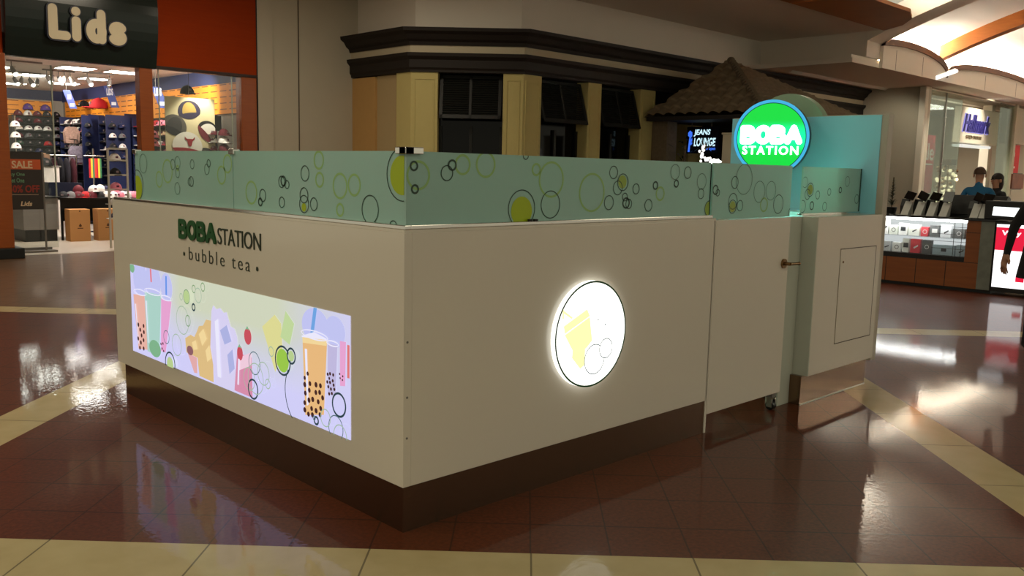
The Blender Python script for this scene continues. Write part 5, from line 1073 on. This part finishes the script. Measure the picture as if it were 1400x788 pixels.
t = thing('shop_display', 'low white lit display counter inside the card shop', 'counter', (28, 9.5, 0)); box1('body', 27.0, 29.0, 9.3, 9.9, 0, 1.5, emi('display_white', (1, .98, .92, 1), .9), t, .02); box1('top', 26.95, 29.05, 9.25, 9.95, 1.5, 1.55, GREY, t)
# =================================================================== PEOPLE
def skin_mesh(name, joints, edges, subd=2):
    """joints: {key: (pos, radius)}; returns evaluated mesh"""
    keys = list(joints); me = bpy.data.meshes.new(name); me.from_pydata([joints[k][0] for k in keys], [(keys.index(a), keys.index(b)) for a, b in edges], [])
    o = bpy.data.objects.new(name, me); COL.objects.link(o)
    s = o.modifiers.new('skin', 'SKIN'); s.use_smooth_shade = True
    sv = me.skin_vertices[0].data
    for i, k in enumerate(keys):
        r = joints[k][1]; sv[i].radius = r if isinstance(r, tuple) else (r, r); sv[i].use_root = (i == 0)
    sb = o.modifiers.new('sub', 'SUBSURF'); sb.levels = subd; sb.render_levels = subd
    bpy.context.view_layer.update()
    m2 = bpy.data.meshes.new_from_object(o.evaluated_get(bpy.context.evaluated_depsgraph_get())); bpy.data.objects.remove(o, do_unlink=True)
    return m2
def hand_pts(j, e, side, wrist, d, out, key, fr=.0085):
    """palm and five fingers; d = direction the hand points, out = thumb side"""
    d = Vector(d).normalized(); out = Vector(out).normalized(); pn = d.cross(out)
    j['palm'+key] = (tuple(Vector(wrist)+d*.05), (.030, .019)); e.append((wrist_key(key), 'palm'+key))
    j['knk'+key] = (tuple(Vector(wrist)+d*.085), (.032, .015)); e.append(('palm'+key, 'knk'+key))
    for i, (o, L) in enumerate(((.030, .075), (.011, .085), (-.009, .080), (-.028, .062))):
        p = Vector(wrist)+d*.095+out*o; prev = 'knk'+key
        for k in range(3):
            p = p+(d*.8+pn*.25*(k+1)*side).normalized()*L/3; nm = 'f%d%d%s' % (i, k, key); j[nm] = (tuple(p), fr*(1-.12*k)); e.append((prev, nm)); prev = nm
    p = Vector(wrist)+d*.035+out*.038; j['t0'+key] = (tuple(p), .012); e.append(('palm'+key, 't0'+key))
    p = p+d*.03+out*.018; j['t1'+key] = (tuple(p), .010); e.append(('t0'+key, 't1'+key)); p = p+d*.028; j['t2'+key] = (tuple(p), .0085); e.append(('t1'+key, 't2'+key))
def wrist_key(k): return 'wr'+k
def person(name, label, loc, face, H, shirt, pants, hairm, pose, arms, hair_long=False, coat=False):
    """face = heading angle (radians); built upright then placed"""
    k = H/1.75; P = lambda x, y, z: (x*k, y*k, z*k)           # +Y forward, +X right
    j = {'pel': (P(0, 0, .95), (.155*k, .11*k)), 'belly': (P(0, .01, 1.08), (.145*k, .105*k)), 'chest': (P(0, .0, 1.28), (.17*k, .115*k)), 'neckb': (P(0, -.01, 1.44), (.085*k, .07*k)), 'neck': (P(0, 0, 1.50), .056*k),
         'jaw': (P(0, .02, 1.56), (.062*k, .070*k)), 'head': (P(0, .012, 1.64), (.078*k, .095*k)), 'crown': (P(0, .0, 1.70), (.060*k, .072*k))}
    e = [('pel', 'belly'), ('belly', 'chest'), ('chest', 'neckb'), ('neckb', 'neck'), ('neck', 'jaw'), ('jaw', 'head'), ('head', 'crown')]
    reg = {}
    for s, K in ((-1, 'L'), (1, 'R')):
        j['sh'+K] = (P(.175*s, 0, 1.40), .062*k); e.append(('chest', 'sh'+K))
        el, wr = arms[K]; j['el'+K] = (P(*el), .045*k); j['wr'+K] = (P(*wr), .030*k); e += [('sh'+K, 'el'+K), ('el'+K, 'wr'+K)]
        d = Vector(P(*wr))-Vector(P(*el)); d.normalize(); out = Vector((0, 1, 0)) if abs(d.y) < .8 else Vector((-s, 0, 0)); out = (out-d*out.dot(d)).normalized()
        hand_pts(j, e, -s, P(*wr), d, out, K)
        hp, kn, an = pose[K]; j['hip'+K] = (P(*hp), .092*k); j['kn'+K] = (P(*kn), .060*k); j['an'+K] = (P(*an), .042*k); j['heel'+K] = (P(an[0], an[1]-.02, .045), .04*k); j['toe'+K] = (P(an[0]*1.1, an[1]+.19, .035), (.045*k, .03*k))
        e += [('pel', 'hip'+K), ('hip'+K, 'kn'+K), ('kn'+K, 'an'+K), ('an'+K, 'heel'+K), ('heel'+K, 'toe'+K)]
    me = skin_mesh(name, j, e, 2)
    ms = [SKIN, shirt, pants, BLACK]; me.materials.clear(); [me.materials.append(m) for m in ms]
    segs = []
    def seg(a, b, mi): segs.append((Vector(j[a][0]), Vector(j[b][0]), mi))
    for a, b in e:
        if a in ('neck', 'jaw', 'head'): mi = 0
        elif a.startswith(('wr', 'palm', 'knk', 'f', 't')) : mi = 0
        elif a.startswith(('kn', 'hip')) or b.startswith('hip'): mi = 2
        elif a.startswith(('an', 'heel')): mi = 3
        else: mi = 1
        seg(a, b, mi)
    for p in me.polygons:
        c = p.center; best = 9; bi = 1
        for a, b, mi in segs:
            ab = b-a; t_ = max(0, min(1, (c-a).dot(ab)/max(ab.length_squared, 1e-9))); dd = (c-(a+ab*t_)).length
            if dd < best: best = dd; bi = mi
        if coat and bi == 2 and c.z > .60*k: bi = 1
        p.material_index = bi; p.use_smooth = True
    t = thing('person', label, 'person', loc)
    o = bpy.data.objects.new('body', me); COL.objects.link(o); o.parent = t
    def child(b, nm):
        q = b.build(nm); q.parent = t; q.matrix_parent_inverse = Matrix(); return q
    b = MB(); b.ell((0, -.012*k, 1.665*k), (.093*k, .112*k, .105*k), hairm, 20, 12, zmin=-.15)
    if hair_long: b.ell((0, -.05*k, 1.58*k), (.085*k, .07*k, .15*k), hairm, 16, 10)
    child(b, 'hair')
    b = MB(); b.ell((0, .112*k, 1.615*k), (.014*k, .022*k, .026*k), SKIN, 10, 8)
    for s in (-1, 1): b.ell((.086*s*k, 0, 1.625*k), (.014*k, .026*k, .034*k), SKIN, 10, 8)
    child(b, 'nose_and_ears'); b = MB()
    for s in (-1, 1): b.ell((.034*s*k, .094*k, 1.645*k), (.013*k, .010*k, .008*k), BLACK, 10, 6)
    b.ell((0, .104*k, 1.572*k), (.026*k, .008*k, .007*k), mat('lip', S(150, 84, 76), .5), 10, 6); child(b, 'eyes_and_mouth')
    if coat:
        b = MB(); n = 28; lv = [(.175, .12, 1.38), (.205, .15, 1.20), (.19, .145, 1.05), (.215, .165, .88), (.245, .20, .66)]
        vs = [(a*k*cos(2*pi*i/n), c_*k*sin(2*pi*i/n)*(1+.03*sin(6*2*pi*i/n)), z*k) for a, c_, z in lv for i in range(n)]
        b.add(vs, [(q*n+i, (q+1)*n+i, (q+1)*n+(i+1) % n, q*n+(i+1) % n) for q in range(4) for i in range(n)], shirt, True); child(b, 'coat')
    t.rotation_euler.z = face - pi/2
    return t
STAND = {'L': ((-.095, 0, .88), (-.10, .02, .50), (-.11, -.01, .09)), 'R': ((.095, 0, .88), (.10, .02, .50), (.11, -.01, .09))}
WALK = {'L': ((-.095, 0, .88), (-.10, .18, .52), (-.10, .22, .10)), 'R': ((.095, 0, .88), (.10, -.02, .50), (.11, -.26, .14))}
DARKC = mat('black_coat_cloth', S(20, 18, 20), .85); BLUES = mat('blue_shirt_cloth', S(30, 92, 128), .85); JEAN = mat('dark_trousers', S(30, 30, 40), .85)
person('person', 'person in a blue shirt seen from behind beyond the phone stall', (12.98, 2.19, 0), radians(12), 1.70, BLUES, JEAN, mat('brown_hair', S(74, 48, 30), .7), STAND, {'L': ((-.27, .02, 1.14), (-.24, .22, 1.02)), 'R': ((.27, .02, 1.14), (.24, .22, 1.02))})
person('person', 'person in black with dark hair behind the lit screen, right of the blue shirt', (14.25, 2.33, 0), radians(150), 1.62, DARKC, JEAN, HAIR, STAND, {'L': ((-.26, .04, 1.16), (-.12, .26, 1.12)), 'R': ((.26, .04, 1.16), (.12, .26, 1.14))}, True)
person('person', 'person in a long black coat walking past at the right edge of the photo', (6.73, -.49, 0), radians(235), 1.72, DARKC, JEAN, HAIR, STAND, {'L': ((-.34, -.04, 1.12), (-.43, .06, .86)), 'R': ((.33, -.03, 1.13), (.44, .04, .87))}, True, True)
